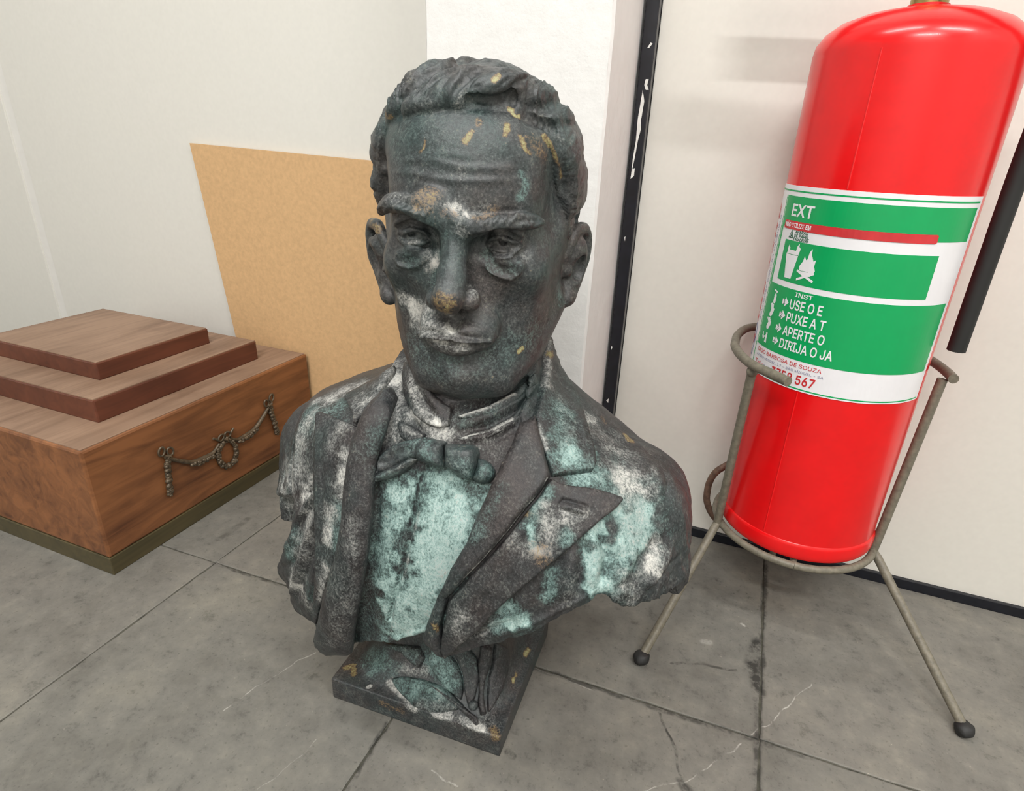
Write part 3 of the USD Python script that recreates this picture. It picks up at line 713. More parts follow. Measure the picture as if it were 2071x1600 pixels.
line('IBS', -.1440, .4180, .0100, O1, width=.052, vertical=True, slant=.25, m=M_LRED); line('FIRE', -.1440, .4870, .0100, O1, width=.075, vertical=True, slant=.25, m=M_LRED)
line('SOLUÇÕES CONTRA INCÊNDIO', -.1325, .4250, .0040, O1, width=.127, vertical=True, m=M_LGREY); line('AV SÃO MIGUEL, 17 - SÃO MIGUEL - SA', -.1185, .3845, .0028, O1, width=.098, m=M_LGREY); line('21', -.0980, .3730, .0050, O1, m=M_LGREY)
pill = sg.LineString([(-.1490, .3830), (-.1465, .4090)]).buffer(.0085)
put('emblem_outline', flat(pill.difference(pill.buffer(-.0014)), O1), M_LBLUE, lab); put('emblem_ring', flat(blob((-.1478, .3965), .0062).difference(blob((-.1478, .3965), .0034)), O1), M_LRED, lab)

# its stand of bent rod
M_ROD = plain('painted_rod', (.155, .140, .105), .5, noise=160, amount=.30, bump=.3)
stand = thing('extinguisher_stand', 'grey bent rod stand with splayed legs under the fire extinguisher', 'stand', (EC[0], EC[1], 0))
hook = [(.2435, .790, .385), (.236, .850, .385), (.195, .900, .385), (.121, .9145, .385), (.055, .9145, .385), (.0300, .9105, .385), (.0168, .900, .385), (.0062, .8733, .385), (.0006, .8345, .385), (.0005, .8043, .385), (.0058, .7733, .385), (.0158, .7446, .385), (.0276, .7240, .385), (.0414, .7105, .385), (.0546, .6965, .385), (.0630, .6872, .385)]
put('upper_ring', tube(spline(hook, 90), .0056, 14), M_ROD, stand, smooth=40)
lr = [(EC[0] + .1035 * math.sin(t), EC[1] - .1035 * math.cos(t), .134) for t in np.linspace(0, 2 * np.pi, 73)]
put('lower_ring', tube(lr, .0050, 12), M_ROD, stand, smooth=40)
put('cross_bar', merge(tube([(EC[0] - .103, EC[1], .134), (EC[0] + .103, EC[1], .134)], .0045, 10), tube([(EC[0], EC[1] - .103, .134), (EC[0], EC[1] + .103, .134)], .0045, 10)), M_ROD, stand)
k0, kt, ft = on_floor(1451, 1056, .135), on_y(1521, 752, .7350), on_floor(1297, 1330, .008)
def leg(top, kink, foot): return tube(np.vstack([np.linspace(top, kink - (kink - top) * .06, 12), spline([kink - (kink - top) * .04, kink, kink + (foot - kink) * .05], 8)[1:], np.linspace(kink + (foot - kink) * .08, foot, 10)]), .0056, 12)
put('leg', leg(kt, k0, ft), M_ROD, stand, smooth=40)
put('rivet', trimesh.creation.icosphere(2, .0068, ).apply_translation(kt + [0, -.002, .001]), M_ROD, stand, smooth=True)
a2 = np.array([.236, .800, .380]); b2 = np.array([.222, .790, .135]); f2 = np.array([.33, .655, .008]); put('leg', leg(a2, b2, f2), M_ROD, stand, smooth=40)
hk = [(.050, .890, .134), (.0213, .866, .078), (.0094, .862, .0952), (.0023, .860, .1163), (.0016, .860, .1343), (.0046, .860, .1529), (.0150, .862, .1700), (.034, .880, .178), (.060, .902, .180), (.121, .912, .180)]
put('back_hook', tube(spline(hk[1:], 40), .0052, 12), plain('rusty_rod', (.13, .075, .05), .6, noise=140, amount=.4, bump=.4), stand, smooth=40)
put('leg', tube(spline([(.121, .912, .385), (.121, .912, .18), (.121, .9125, .006)], 20), .0052, 12), M_ROD, stand, smooth=40)
for f in (ft, f2):
    ball = trimesh.creation.icosphere(3, .0105); ball.apply_scale([1, 1, .8]); V = np.array(ball.vertices); V += (meshkit.fbm(V * 180, 3, 3)[:, None] - .5) * .003; ball.vertices = V; ball.apply_translation([f[0], f[1], .0082]); put('foot', ball, M_RUBBER, stand, smooth=True)

# ------------------------------------------------------------------ the bronze bust
BUST_BASE = (-0.268, 0.5, 0.0)
bust = thing('bronze_bust', 'weathered bronze bust of a man in a coat and bow tie with green verdigris', 'bust', BUST_BASE)


def head_grid():
    psi = math.radians(14.0)
    rgt = np.array([math.cos(psi), math.sin(psi), 0]); fr = np.array([math.sin(psi), -math.cos(psi), 0]); up = np.array([0, 0, 1.0])
    ro = math.radians(0.6); rgt, up = rgt * math.cos(ro) + up * math.sin(ro), up * math.cos(ro) - rgt * math.sin(ro)
    G = Grid((-.122, -.138, -.165), (.122, .140, .146), 0.0012, (np.array([-.2235, .482, .550]), np.stack([rgt, fr, up])))
    # face block: stacked super-ellipses
    W = [-.133, -.127, -.116, -.103, -.086, -.068, -.045, -.020, .005, .030, .060, .076, .089, .099]
    A = [.026, .037, .049, .0575, .0635, .0680, .0715, .0730, .0735, .0745, .0735, .0690, .0570, .0380]
    VF = [.070, .079, .0855, .0870, .0855, .0875, .0880, .0870, .0885, .0930, .0895, .0845, .0730, .0540]
    fa, fv = PchipInterpolator(W, A), PchipInterpolator(W, VF)
    def face(x, y, z):
        zz = np.clip(z, W[0], W[-1]); a, b = fa(zz).astype(np.float32), fv(zz).astype(np.float32); p = 2.25
        bb = np.where(y > 0, b, b * 0.55)
        u, v = np.abs(x) / a, np.abs(y) / bb
        rho = (u ** p + v ** p) ** (1 / p) + 1e-6
        g = np.sqrt((u ** (p - 1) / a) ** 2 + (v ** (p - 1) / bb) ** 2) * rho ** (1 - p)
        d = (rho - 1) / np.maximum(g, 1 / 0.1)
        return np.maximum(d, np.maximum(W[0] - z, z - W[-1]))
    G.add((-.08, -.06, -.135), (.08, .1, .10), face)
    G.ell((.001, -.012, .028), (.0795, .1000, .0930), .018)
    G.ell((0, -.052, -.010), (.063, .062, .072), .03)
    G.cap((0, -.022, -.20), (0, -.012, -.08), .058, .055, .03)                       # neck
    for s in (-1, 1):
        G.cap((s * .062, .000, -.062), (s * .030, .062, -.116), .013, .011, .022)    # jaw line
        G.sphere((s * .047, .0600, -.022), .0165, .020)                              # cheekbone
        G.ell((s * .047, .086, -.060), (.016, .014, .024), .018, 'sub')              # hollow of the cheek
        G.ell((s * .073, .052, .030), (.010, .022, .026), .018, 'sub')               # temple
    G.sphere((0, .076, -.105), .0155, .015)                                          # chin
    G.ell((0, .102, -.0935), (.020, .009, .006), .009, 'sub')                        # groove under the lip
    # eye sockets, brow ridges
    for s in (-1, 1):
        G.ell((s * .0345, .0950, .000), (.0240, .0195, .0150), .007, 'sub')
        G.ell((s * .0195, .0990, .002), (.0095, .0120, .0130), .008, 'sub')
        G.ell((s * .0350, .0990, -.017), (.016, .006, .009), .010, 'sub')
        G.ell((s * .0520, .0860, .0000), (.0120, .0115, .0095), .006, 'sub')
    G.chain([(-.010, .0940, .0150), (-.019, .0965, .0180), (-.031, .0935, .0225), (-.044, .0880, .0265), (-.0600, .0750, .0190)], [.0062, .0074, .0066, .0060, .0036], .004, n=12)
    G.chain([(.009, .0940, .0130), (.019, .0955, .0125), (.033, .0920, .0150), (.047, .0850, .0160)], [.0060, .0066, .0062, .0045], .004, n=12)
    G.chain([(.040, .0885, .0155), (.050, .0815, .0165), (.0605, .0730, .0155)], [.0050, .0058, .0028], .003, n=8)
    G.ell((-.0185, .0960, .0270), (.0125, .0075, .0105), .008)                        # swollen inner brow
    G.sphere((.000, .0890, .0150), .011, .010)
    for s in (-1, 1):
        G.chain([(s * .016, .0985, .003 - .002 * s), (s * .034, .0965, .0065 - .004 * s), (s * .052, .0830, .0060 - .004 * s)], [.0060, .0085, .0065], .004, 'sub', n=8)
    # nose
    G.cap((.0, .0880, .012), (.0, .1030, -.022), .0085, .0098, .009)
    G.cap((.0, .1030, -.022), (-.0006, .1100, -.0340), .0096, .0112, .006)
    G.sphere((-.0012, .1122, -.0358), .0112, .004)
    for s in (-1, 1):
        G.ell((s * .0138 + (.0010 if s < 0 else -.0006), .0990, -.0392), (.0078, .0120, .0082), .0035)
        G.ell((s * .0085, .1035, -.0500), (.0044, .0070, .0045), .003, 'sub')
        G.chain([(s * .0235, .098, -.0345), (s * .0250, .0965, -.043), (s * .0230, .095, -.051)], .0024, .005, 'sub', n=8)
    G.cap((0, .1000, -.0470), (0, .1085, -.0445), .0044, .0056, .004)
    # mouth
    G.ell((0, .0830, -0.0638), (.030, .0125, .0140), .012)                             # muzzle
    G.chain([(-.0265, .0830, -0.0693), (-.013, .0930, -0.0658), (0, .0955, -0.0658), (.013, .0930, -0.0658), (.0265, .0830, -0.0693)], [.003, .0050, .0058, .0050, .003], .006, n=14)
    G.chain([(-.024, .0830, -0.0733), (-.011, .0918, -0.0753), (.001, .0942, -0.0766), (.012, .0918, -0.0753), (.024, .0830, -0.0733)], [.0035, .0062, .0070, .0062, .0035], .005, n=14)
    G.chain([(0, .1000, -.056), (0, .0995, -0.0613)], .0030, .006, 'sub')              # philtrum
    # eyes
    for s in (-1, 1):
        e = np.array([s * .0345, .0690, .0015 - .0015 * s])
        G.sphere(e, .0152, .0025)
        up_ = [e + .0162 * np.array(q) / np.linalg.norm(q) for q in ((-.92, .62, -.10), (-.55, .90, .22), (0, 1, .36), (.55, .90, .22), (.92, .62, -.10))]
        lo_ = [e + .0160 * np.array(q) / np.linalg.norm(q) for q in ((-.90, .62, -.12), (-.50, .90, -.36), (0, 1, -.47), (.50, .90, -.36), (.90, .62, -.12))]
        G.chain(up_, [.0014, .0023, .0026, .0023, .0014], .0010, n=18)
        G.chain([p + [0, .0020, .0072] for p in up_], [.0012, .0028, .0034, .0030, .0016], .0025, n=18)
        G.chain(lo_, [.0012, .0018, .0022, .0018, .0012], .0010, n=18)
        G.ell(e + [0, .0100, -.0145], (.0150, .0075, .0062), .0035)                    # bag under the eye
        G.chain([e + np.array(q) for q in ((-.0120, .0165, -.0185), (-.007, .0182, -.0218), (.001, .0190, -.0235), (.008, .0180, -.0220), (.0125, .0160, -.0185))], [.0006, .0014, .0017, .0014, .0006], .0025, 'sub', n=18)
        G.sphere(e + [s * 0 - .001, .0155, .0015], .0028, .0015, 'sub')               # drilled pupil
        G.sphere(e + [-s * .0165, .0085, -.001], .0032, .003)                         # inner corner
    # ears: flap, rim, hollow, lobe
    for s in (-1, 1):
        c = lambda a, b, o: (s * (.0735 + o * (.82 if s > 0 else 1.45)), (-.006 if s > 0 else .001) - a, (b * .90 - .0185) if s > 0 else (b * .95 - .0225))      # a towards the back, b up, o outwards
        G.chain([c(-.004, -.012, .000), c(.006, .004, .008), c(.012, -.016, .010), c(.002, -.036, .004)], [.008, .012, .011, .008], .006, n=9)
        G.chain([c(-.010, -.004, .002), c(-.007, .012, .007), c(.003, .0215, .013), c(.016, .021, .0190), c(.024, .010, .0230), c(.0235, -.008, .0225), c(.016, -.026, .0170), c(.006, -.040, .0105), c(-.004, -.046, .006)], [.0030, .0038, .0042, .0044, .0044, .0042, .0040, .0050, .0058], .003, n=40)
        G.chain([c(-.004, .004, .013), c(.006, .006, .017), c(.013, -.004, .020), c(.012, -.020, .0165), c(.004, -.030, .012)], [.0025, .0032, .0035, .0032, .0025], .003, n=20)
        G.ell(c(.003, -.014, .0185), (.0075, .0075, .0115), .004, 'sub')
        G.sphere(c(-.006, -.017, .006), .0045, .004)
        G.ell(c(.001, -.042, .0085), (.0062, .0090, .0085), .004)
    return G


HG = head_grid()


def hair_line(u, v):
    """height (head frame) above which the head carries hair, by direction"""
    a = np.degrees(np.arctan2(np.abs(u), v)); left = u < 0
    k = np.interp(a, [0, 30, 45, 55, 62, 72, 84, 96, 110, 130, 180], [.0925, .0925, .090, .079, .060, .030, -.012, .005, -.035, -.075, -.088])
    k2 = np.interp(a, [0, 25, 40, 50, 58, 68, 82, 96, 110, 130, 180], [.0925, .0915, .085, .070, .052, .030, -.016, .005, -.035, -.075, -.088])
    return np.where(left, k, k2)


def add_hair(G):
    base = G.f.copy()
    u, v, w = np.meshgrid(*[a.astype(np.float32) for a in G.ax], indexing='ij', sparse=True)
    wl = (w - hair_line(u + 0 * w * v, v + 0 * w * u)).astype(np.float32)
    sdu = np.clip((np.abs(u) - .050) / .02, 0, 1); hl = base - (.0060 - .0030 * sdu) * np.clip(wl / (.008 + .016 * sdu) + 0.35 * (1 - sdu), 0, 1) - .0035 * np.clip(wl / .05, 0, 1) - .0040 * np.clip((np.abs(u) - .055) / .02, 0, 1) * np.clip((w - .005) / .02, 0, 1) * np.clip((.10 - w) / .03, 0, 1)
    near_ear = (np.abs(u) > .080) & (w < .016) & (w > -.07) & (v > -.045) & (v < .02)
    G.f = np.where((wl > -.004) & ~near_ear, np.minimum(base, hl), base).astype(np.float32)
    L = lambda pts, r, k=.004, n=12: G.chain(pts, r, k, n=n)
    # swept locks over the forehead and their hollows
    L([(-.058, .040, .080), (-.050, .050, .092), (-.036, .050, .105), (-.016, .040, .116)], [.005, .0090, .0105, .009])
    L([(-.040, .064, .088), (-.032, .066, .094), (-.018, .061, .103), (.000, .049, .111)], [.005, .0080, .0085, .007])
    L([(-.024, .071, .0905), (-.012, .070, .097), (.002, .064, .105), (.018, .050, .112)], [.005, .0085, .0095, .007])
    L([(-.004, .073, .0930), (.010, .071, .099), (.022, .063, .106), (.032, .048, .110)], [.005, .0085, .0105, .008])
    L([(.018, .068, .0985), (.030, .062, .104), (.038, .050, .106), (.046, .034, .106)], [.006, .0095, .0105, .008])
    L([(.036, .057, .0930), (.046, .049, .099), (.053, .036, .100), (.058, .018, .096)], [.005, .008, .010, .008])
    L([(.050, .048, .0780), (.059, .041, .085), (.065, .028, .087), (.069, .010, .083)], [.004, .007, .0095, .008])
    L([(.062, .038, .056), (.069, .028, .066), (.074, .014, .070), (.076, -.006, .066)], [.003, .006, .0085, .008])
    L([(.072, .016, .030), (.078, .004, .040), (.080, -.016, .046), (.079, -.040, .040)], [.003, .006, .0085, .008])
    L([(-.064, .030, .066), (-.066, .018, .080), (-.060, .006, .096), (-.046, -.010, .110)], [.005, .009, .011, .010])
    L([(-.070, .032, .046), (-.075, .020, .056), (-.077, .002, .066), (-.072, -.020, .074)], [.004, .0065, .008, .008])
    for a, b, r in (((.008, .0765, .0935), (.034, .0655, .0985), .0046), ((.047, .060, .0855), (.064, .046, .0790), .0050)):
        G.cap(a, b, r * .8, r * .6, .006, 'sub')


add_hair(HG)


def build_head():
    v, f = HG.mesh()
    S = Skin(v, f, HG); q = HG.local(v)
    P = lambda pts: pick(HG, pts)
    # strands: fine combed relief over the hair
    hm = np.clip((q[:, 2] - hair_line(q[:, 0], q[:, 1])) / .006, 0, 1) * np.clip(1 - np.clip((np.abs(q[:, 0]) - .086) / .004, 0, 1), 0, 1)
    ang = np.arctan2(q[:, 0], q[:, 1]); rad = np.hypot(q[:, 0], q[:, 1])
    sd = np.clip((np.abs(q[:, 0]) - .045) / .03, 0, 1)
    ax_, al_ = q[:, 0] * .82 - (q[:, 2] - .9 * q[:, 1]) * .42, q[:, 0] * .45 + (q[:, 2] - q[:, 1]) * .6
    ax2, al2 = q[:, 2] * .80 + q[:, 1] * .45, q[:, 1] * .9 - q[:, 2] * .4
    acr, alo = ax_ * (1 - sd) + ax2 * sd, al_ * (1 - sd) + al2 * sd
    wv = (meshkit.fbm(q * 30, 3, 77) - .5) * .020
    st = meshkit.fbm(np.stack([(acr + wv) * 105, alo * 30, q[:, 0] * 8], 1), 3, 5)
    st2 = np.abs(meshkit.fbm(np.stack([(acr + wv) * 165, alo * 36, q[:, 0] * 12], 1), 2, 9) - .5)
    lump = meshkit.fbm(q * 42, 3, 19) - .5
    S.d += hm * ((1 - np.abs(2 * st - 1) * 1.6) * (.0042 - .0018 * sd) - .0012 + lump * .0055 - st2 * .0022)
    # forehead wrinkles, frown, folds
    for pts, w, h in (([(798, 330), (830, 323), (880, 325), (930, 338), (990, 342), (1050, 338)], .0028, -.0011),
                      ([(790, 352), (806, 347), (840, 350), (885, 362), (925, 366), (985, 366), (1040, 362)], .0026, -.0011),
                      ([(840, 312), (900, 312), (960, 316)], .0026, -.0006),
                      ([(905, 425), (912, 440), (916, 455)], .0022, -.0016), ([(944, 430), (940, 446), (935, 462)], .0022, -.0016),
                      ([(852, 604), (838, 628), (832, 652)], .0034, -.0014), ([(978, 622), (1000, 640), (1014, 664)], .0036, -.0014),
                      ([(846, 690), (856, 712), (866, 724)], .003, -.0008), ([(1000, 700), (996, 716)], .003, -.0008),
                      ([(757, 414), (776, 399), (800, 398), (822, 414), (856, 422)], .0026, .0016), ([(762, 424), (790, 414), (818, 424), (850, 434)], .0018, -.0014),
                      ([(954, 438), (988, 436), (1025, 428), (1061, 430)], .0024, .0014), ([(1040, 440), (1060, 432)], .002, -.0018), ([(1044, 452), (1068, 446), (1093, 446)], .0026, .0018),
                      ([(796, 520), (806, 532), (828, 540), (848, 532)], .002, -.0008), ([(980, 535), (1002, 552), (1030, 560), (1050, 545)], .002, -.0008),
                      ([(1108, 470), (1104, 540), (1094, 610)], .006, -.001), ([(1130, 300), (1126, 360), (1118, 430)], .003, -.0012)):
        S.stroke(P(pts), w, h)
    for pts, w, h in (([(850, 674), (860, 677), (871, 678), (891, 681), (915, 683), (939, 688), (964, 690), (988, 689)], .0017, -.0052), ([(853, 668), (872, 672), (893, 675), (915, 677), (940, 682), (965, 685)], .0022, .0016), ([(876, 688), (900, 692), (930, 696), (960, 697)], .0026, .0012), ([(848, 670), (850, 678)], .0026, -.0018), ([(990, 684), (991, 693)], .0026, -.0018), ([(803, 476), (810, 458), (826, 451), (845, 452), (868, 463), (884, 486)], .0024, .0032), ([(812, 478), (820, 468), (836, 463), (856, 468), (874, 484)], .0015, -.0024), ([(815, 482), (830, 472), (850, 472), (866, 480), (877, 490)], .0014, .0016), ([(820, 492), (838, 499), (858, 498), (872, 493)], .0016, .0020), ([(815, 500), (835, 507), (856, 505)], .0018, -.0018), ([(806, 516), (826, 526), (848, 519)], .0032, .0020), ([(801, 520), (810, 535), (828, 541), (846, 536), (858, 522)], .0024, -.0026),
                      ([(978, 492), (984, 476), (1000, 468), (1020, 470), (1042, 484), (1056, 500)], .0024, .0032), ([(985, 494), (992, 484), (1010, 479), (1030, 485), (1046, 499)], .0015, -.0024), ([(988, 498), (1000, 488), (1016, 486), (1032, 492), (1043, 502)], .0014, .0016), ([(992, 508), (1005, 513), (1022, 513), (1040, 508)], .0016, .0022), ([(990, 516), (1005, 522), (1025, 522), (1040, 517)], .0018, -.0020), ([(986, 528), (1004, 540), (1026, 544), (1046, 534)], .0036, .0022), ([(978, 526), (990, 547), (1010, 559), (1032, 563), (1048, 552), (1055, 533)], .0026, -.0030)):
        S.stroke(P(pts), w, h)
    S.d += (meshkit.fbm(q * 60, 4, 3) - .5) * .0014
    for x0, y0, x1, y1 in ((764, 424, 782, 402), (776, 428, 796, 402), (792, 430, 812, 408), (806, 432, 826, 414), (822, 434, 840, 418), (838, 437, 852, 420), (852, 440, 868, 424), (960, 454, 972, 436), (976, 455, 992, 437), (994, 455, 1010, 434), (1012, 454, 1028, 432), (1030, 452, 1046, 432), (1054, 454, 1072, 446), (1066, 456, 1084, 447)):
        S.stroke(P([(x0, y0), ((x0 + x1) / 2 + 2, (y0 + y1) / 2 + 2), (x1, y1)]), .0015, -.0017); S.stroke(P([(x0 + 7, y0), (x1 + 7, y1)]), .0018, .0009)
    S.apply(); q = HG.local(S.v)
    # stains
    pl = lambda ch, pts, w, a, soft=.5: S.stain(ch, P(pts), w, a, soft)
    pl(1, [(790, 402), (815, 394), (850, 400), (876, 412)], .0065, .40); pl(2, [(852, 404), (868, 400)], .008, .35)
    pl(1, [(912, 425), (930, 442), (932, 462)], .0055, .50); pl(1, [(930, 335), (928, 380), (922, 420)], .0040, .30); pl(2, [(905, 425), (918, 432)], .004, .30)
    pl(1, [(955, 437), (985, 430)], .005, .38); pl(2, [(960, 440), (975, 438), (1000, 430)], .004, .30)
    pl(1, [(862, 500), (872, 520), (868, 545)], .005, .45); pl(1, [(826, 490), (845, 490)], .002, .5); pl(1, [(888, 490), (884, 530)], .004, .45)
    pl(1, [(815, 605), (835, 620), (850, 645), (875, 660), (905, 672)], .010, .60); pl(1, [(840, 632), (848, 668)], .008, .35); pl(1, [(912, 640), (914, 668)], .003, .6)
    pl(1, [(886, 697), (915, 702), (945, 702)], .0042, .34, .6); pl(1, [(870, 700), (930, 712)], .006, .25)
    pl(1, [(948, 578), (954, 592)], .006, .55)
    pl(1, [(1050, 510), (1064, 522)], .006, .28); pl(0, [(985, 520), (1000, 545), (1030, 556), (1050, 535)], .005, .26); pl(0, [(820, 510), (830, 530)], .006, .25)
    pl(2, [(890, 606), (902, 614), (916, 618), (904, 626)], .0078, .46, .4)
    pl(2, [(850, 308), (858, 300), (860, 285)], .0016, .6, .4); pl(2, [(942, 286), (950, 276), (956, 266)], .0024, .6, .3); pl(2, [(968, 255), (970, 245)], .003, .45); pl(2, [(1022, 272), (1026, 254)], .0028, .6, .3); pl(2, [(1034, 222), (1040, 234), (1048, 236)], .0024, .8, .3)
    pl(2, [(1072, 290), (1090, 300), (1100, 320)], .006, .30); pl(2, [(1052, 275), (1060, 300), (1072, 312)], .0016, .5); pl(2, [(1100, 275), (1118, 300), (1130, 340), (1133, 358)], .0016, .6); pl(2, [(1000, 160), (1008, 154)], .0022, .7, .3)
    pl(0, [(1054, 350), (1064, 375), (1052, 400)], .0028, .42); pl(2, [(755, 440), (762, 465)], .004, .5); pl(2, [(780, 232), (790, 236)], .003, .45)
    pl(1, [(846, 210), (858, 204)], .005, .35); pl(1, [(925, 212), (930, 200)], .005, .4); pl(1, [(1110, 262), (1128, 280)], .006, .3)
    pl(0, [(835, 700), (860, 730), (900, 745)], .014, .22); pl(0, [(1060, 690), (1085, 670)], .010, .25); pl(0, [(985, 720), (1020, 700)], .012, .18)
    pl(0, [(900, 470), (890, 520), (880, 570)], .004, .30); pl(0, [(1130, 596), (1136, 610)], .006, .35); pl(2, [(1050, 712), (1056, 706)], .002, .8, .3)
    S.pat[:, 0] += .10 * (meshkit.fbm(q * 22, 3, 11) - .35); S.pat[:, 1] += .16 * (meshkit.fbm(q * 30, 4, 21) - .45)
    S.pat = np.clip(S.pat, 0, 1)
    # parts: hair, ears, brows are areas of the one casting
    hairv = hm > .3; earv = (np.abs(q[:, 0]) > .0725) & (q[:, 2] < .024) & (q[:, 2] > -.062) & (q[:, 1] < .012) & (q[:, 1] > -.052) & ~((hairv) & (np.abs(q[:, 0]) < .080))
    lab = np.zeros(len(S.v), int); lab[hairv] = 1; lab[earv & (q[:, 0] < 0)] = 2; lab[earv & (q[:, 0] > 0)] = 3
    fl = np.sort(lab[S.f], axis=1)[:, 1]
    return S, fl


def pick(G, pts):
    a = np.array(pts, float); p, n, ok = G.cast(a[:, 0], a[:, 1]); return p[ok] if ok.any() else p


def emit(S, faces, name, m, parent, label=None):
    used, inv = np.unique(faces, return_inverse=True)
    return put(name, (S.v[used], inv.reshape(faces.shape)), m, parent, label=label, attrs={'wear': S.pat[used]}, normals=S.n[used])


HEAD, hl = build_head()
head_path = emit(HEAD, HEAD.f[hl == 0], 'head', M_HEAD, bust)
for k, nm in ((1, 'hair'), (2, 'ear'), (3, 'ear')):
    emit(HEAD, HEAD.f[hl == k], nm, M_HEAD, head_path)

# coat, neckcloth, shirt: one loft of the body, then the sheets that lie on it
def loft(Z, XL, XR, YF, YB, p=2.3):
    fs = [PchipInterpolator(Z, q) for q in (XL, XR, YF, YB)]
    def fn(x, y, z):
        zz = np.clip(z, Z[0], Z[-1]); xl, xr, yf, yb = (q(zz).astype(np.float32) for q in fs)
        a, b, cx, cy = (xr - xl) / 2, (yb - yf) / 2, (xl + xr) / 2, (yf + yb) / 2
        u, v = np.abs(x - cx) / a, np.abs(y - cy) / b
        rho = (u ** p + v ** p) ** (1 / p) + 1e-6
        g = np.sqrt((u ** (p - 1) / a) ** 2 + (v ** (p - 1) / b) ** 2) * rho ** (1 - p)
        return np.maximum((rho - 1) / np.maximum(g, 4.0), np.maximum(Z[0] - z, z - Z[-1]))
    return fn


SHIRT = [(812, 800), (782, 860), (765, 910), (757, 980), (755, 1027), (746, 1099), (734, 1170), (722, 1229), (712, 1330), (880, 1330), (872, 1286), (879, 1258), (900, 1206), (928, 1151), (957, 1099), (972, 1060), (987, 1027), (1002, 992), (1022, 947), (1040, 910), (1052, 867), (1075, 800), (1090, 720), (1000, 760), (940, 790), (880, 790)]


def torso_grid():
    G = Grid((-.535, .325, .055), (.030, .660, .492), 0.0016)
    Z = [.055, .10, .15, .20, .24, .28, .32, .345, .365, .385, .402, .418, .440, .47]
    XL = [-.412, -.438, -.464, -.463, -.452, -.435, -.418, -.410, -.398, -.360, -.315, -.297, -.292, -.288]
    XR = [-.060, -.050, -.032, -.016, -.010, -.013, -.035, -.056, -.086, -.120, -.146, -.160, -.168, -.176]
    YF = [.398, .384, .371, .363, .360, .362, .369, .376, .383, .391, .400, .412, .425, .440]
    YB = [.595, .605, .615, .622, .624, .622, .615, .609, .603, .595, .587, .578, .570, .562]
    G.add((-.5, .35, .055), (0, .64, .47), loft(Z, XL, XR, YF, YB, 2.45))
    # shoulders and the stumps of the arms
    G.ell((-.408, .500, .278), (.052, .066, .072), .012)
    G.ell((-.072, .505, .288), (.058, .068, .066), .016)
    G.chain([(-.416, .494, .28), (-.430, .492, .225), (-.438, .490, .12)], [.044, .042, .040], .012)
    G.chain([(-.066, .505, .30), (-.062, .500, .255), (-.070, .490, .20)], [.056, .053, .044], .014)
    return G


TG = torso_grid()


def lower_edge(G):
    px = [(560, 1150), (561, 1160), (577, 1180), (588, 1202), (584, 1217), (592, 1230), (606, 1238), (646, 1262), (652, 1306), (672, 1316), (704, 1311), (716, 1301), (746, 1298), (784, 1296), (817, 1291), (852, 1280), (871, 1273), (874, 1300), (888, 1311), (905, 1318), (940, 1311), (988, 1296), (1056, 1275), (1094, 1260), (1133, 1241), (1169, 1219), (1201, 1207), (1213, 1196), (1230, 1192), (1249, 1204), (1273, 1214), (1283, 1211), (1314, 1199), (1362, 1170), (1389, 1149)]
    p, n, ok = G.cast(*np.array(px, float).T); p = p[ok]
    o = np.argsort(p[:, 0]); p = p[o]
    x = np.r_[-.54, p[:, 0], .03]; z = np.r_[p[0, 2], p[:, 2], p[-1, 2] - .005]
    xs = np.linspace(-.54, .03, 400)
    zs = np.interp(xs, x, z); k = np.ones(5) / 5
    return xs, np.convolve(np.pad(zs, 2, mode='edge'), k, 'valid')


HX, HZ = lower_edge(TG)


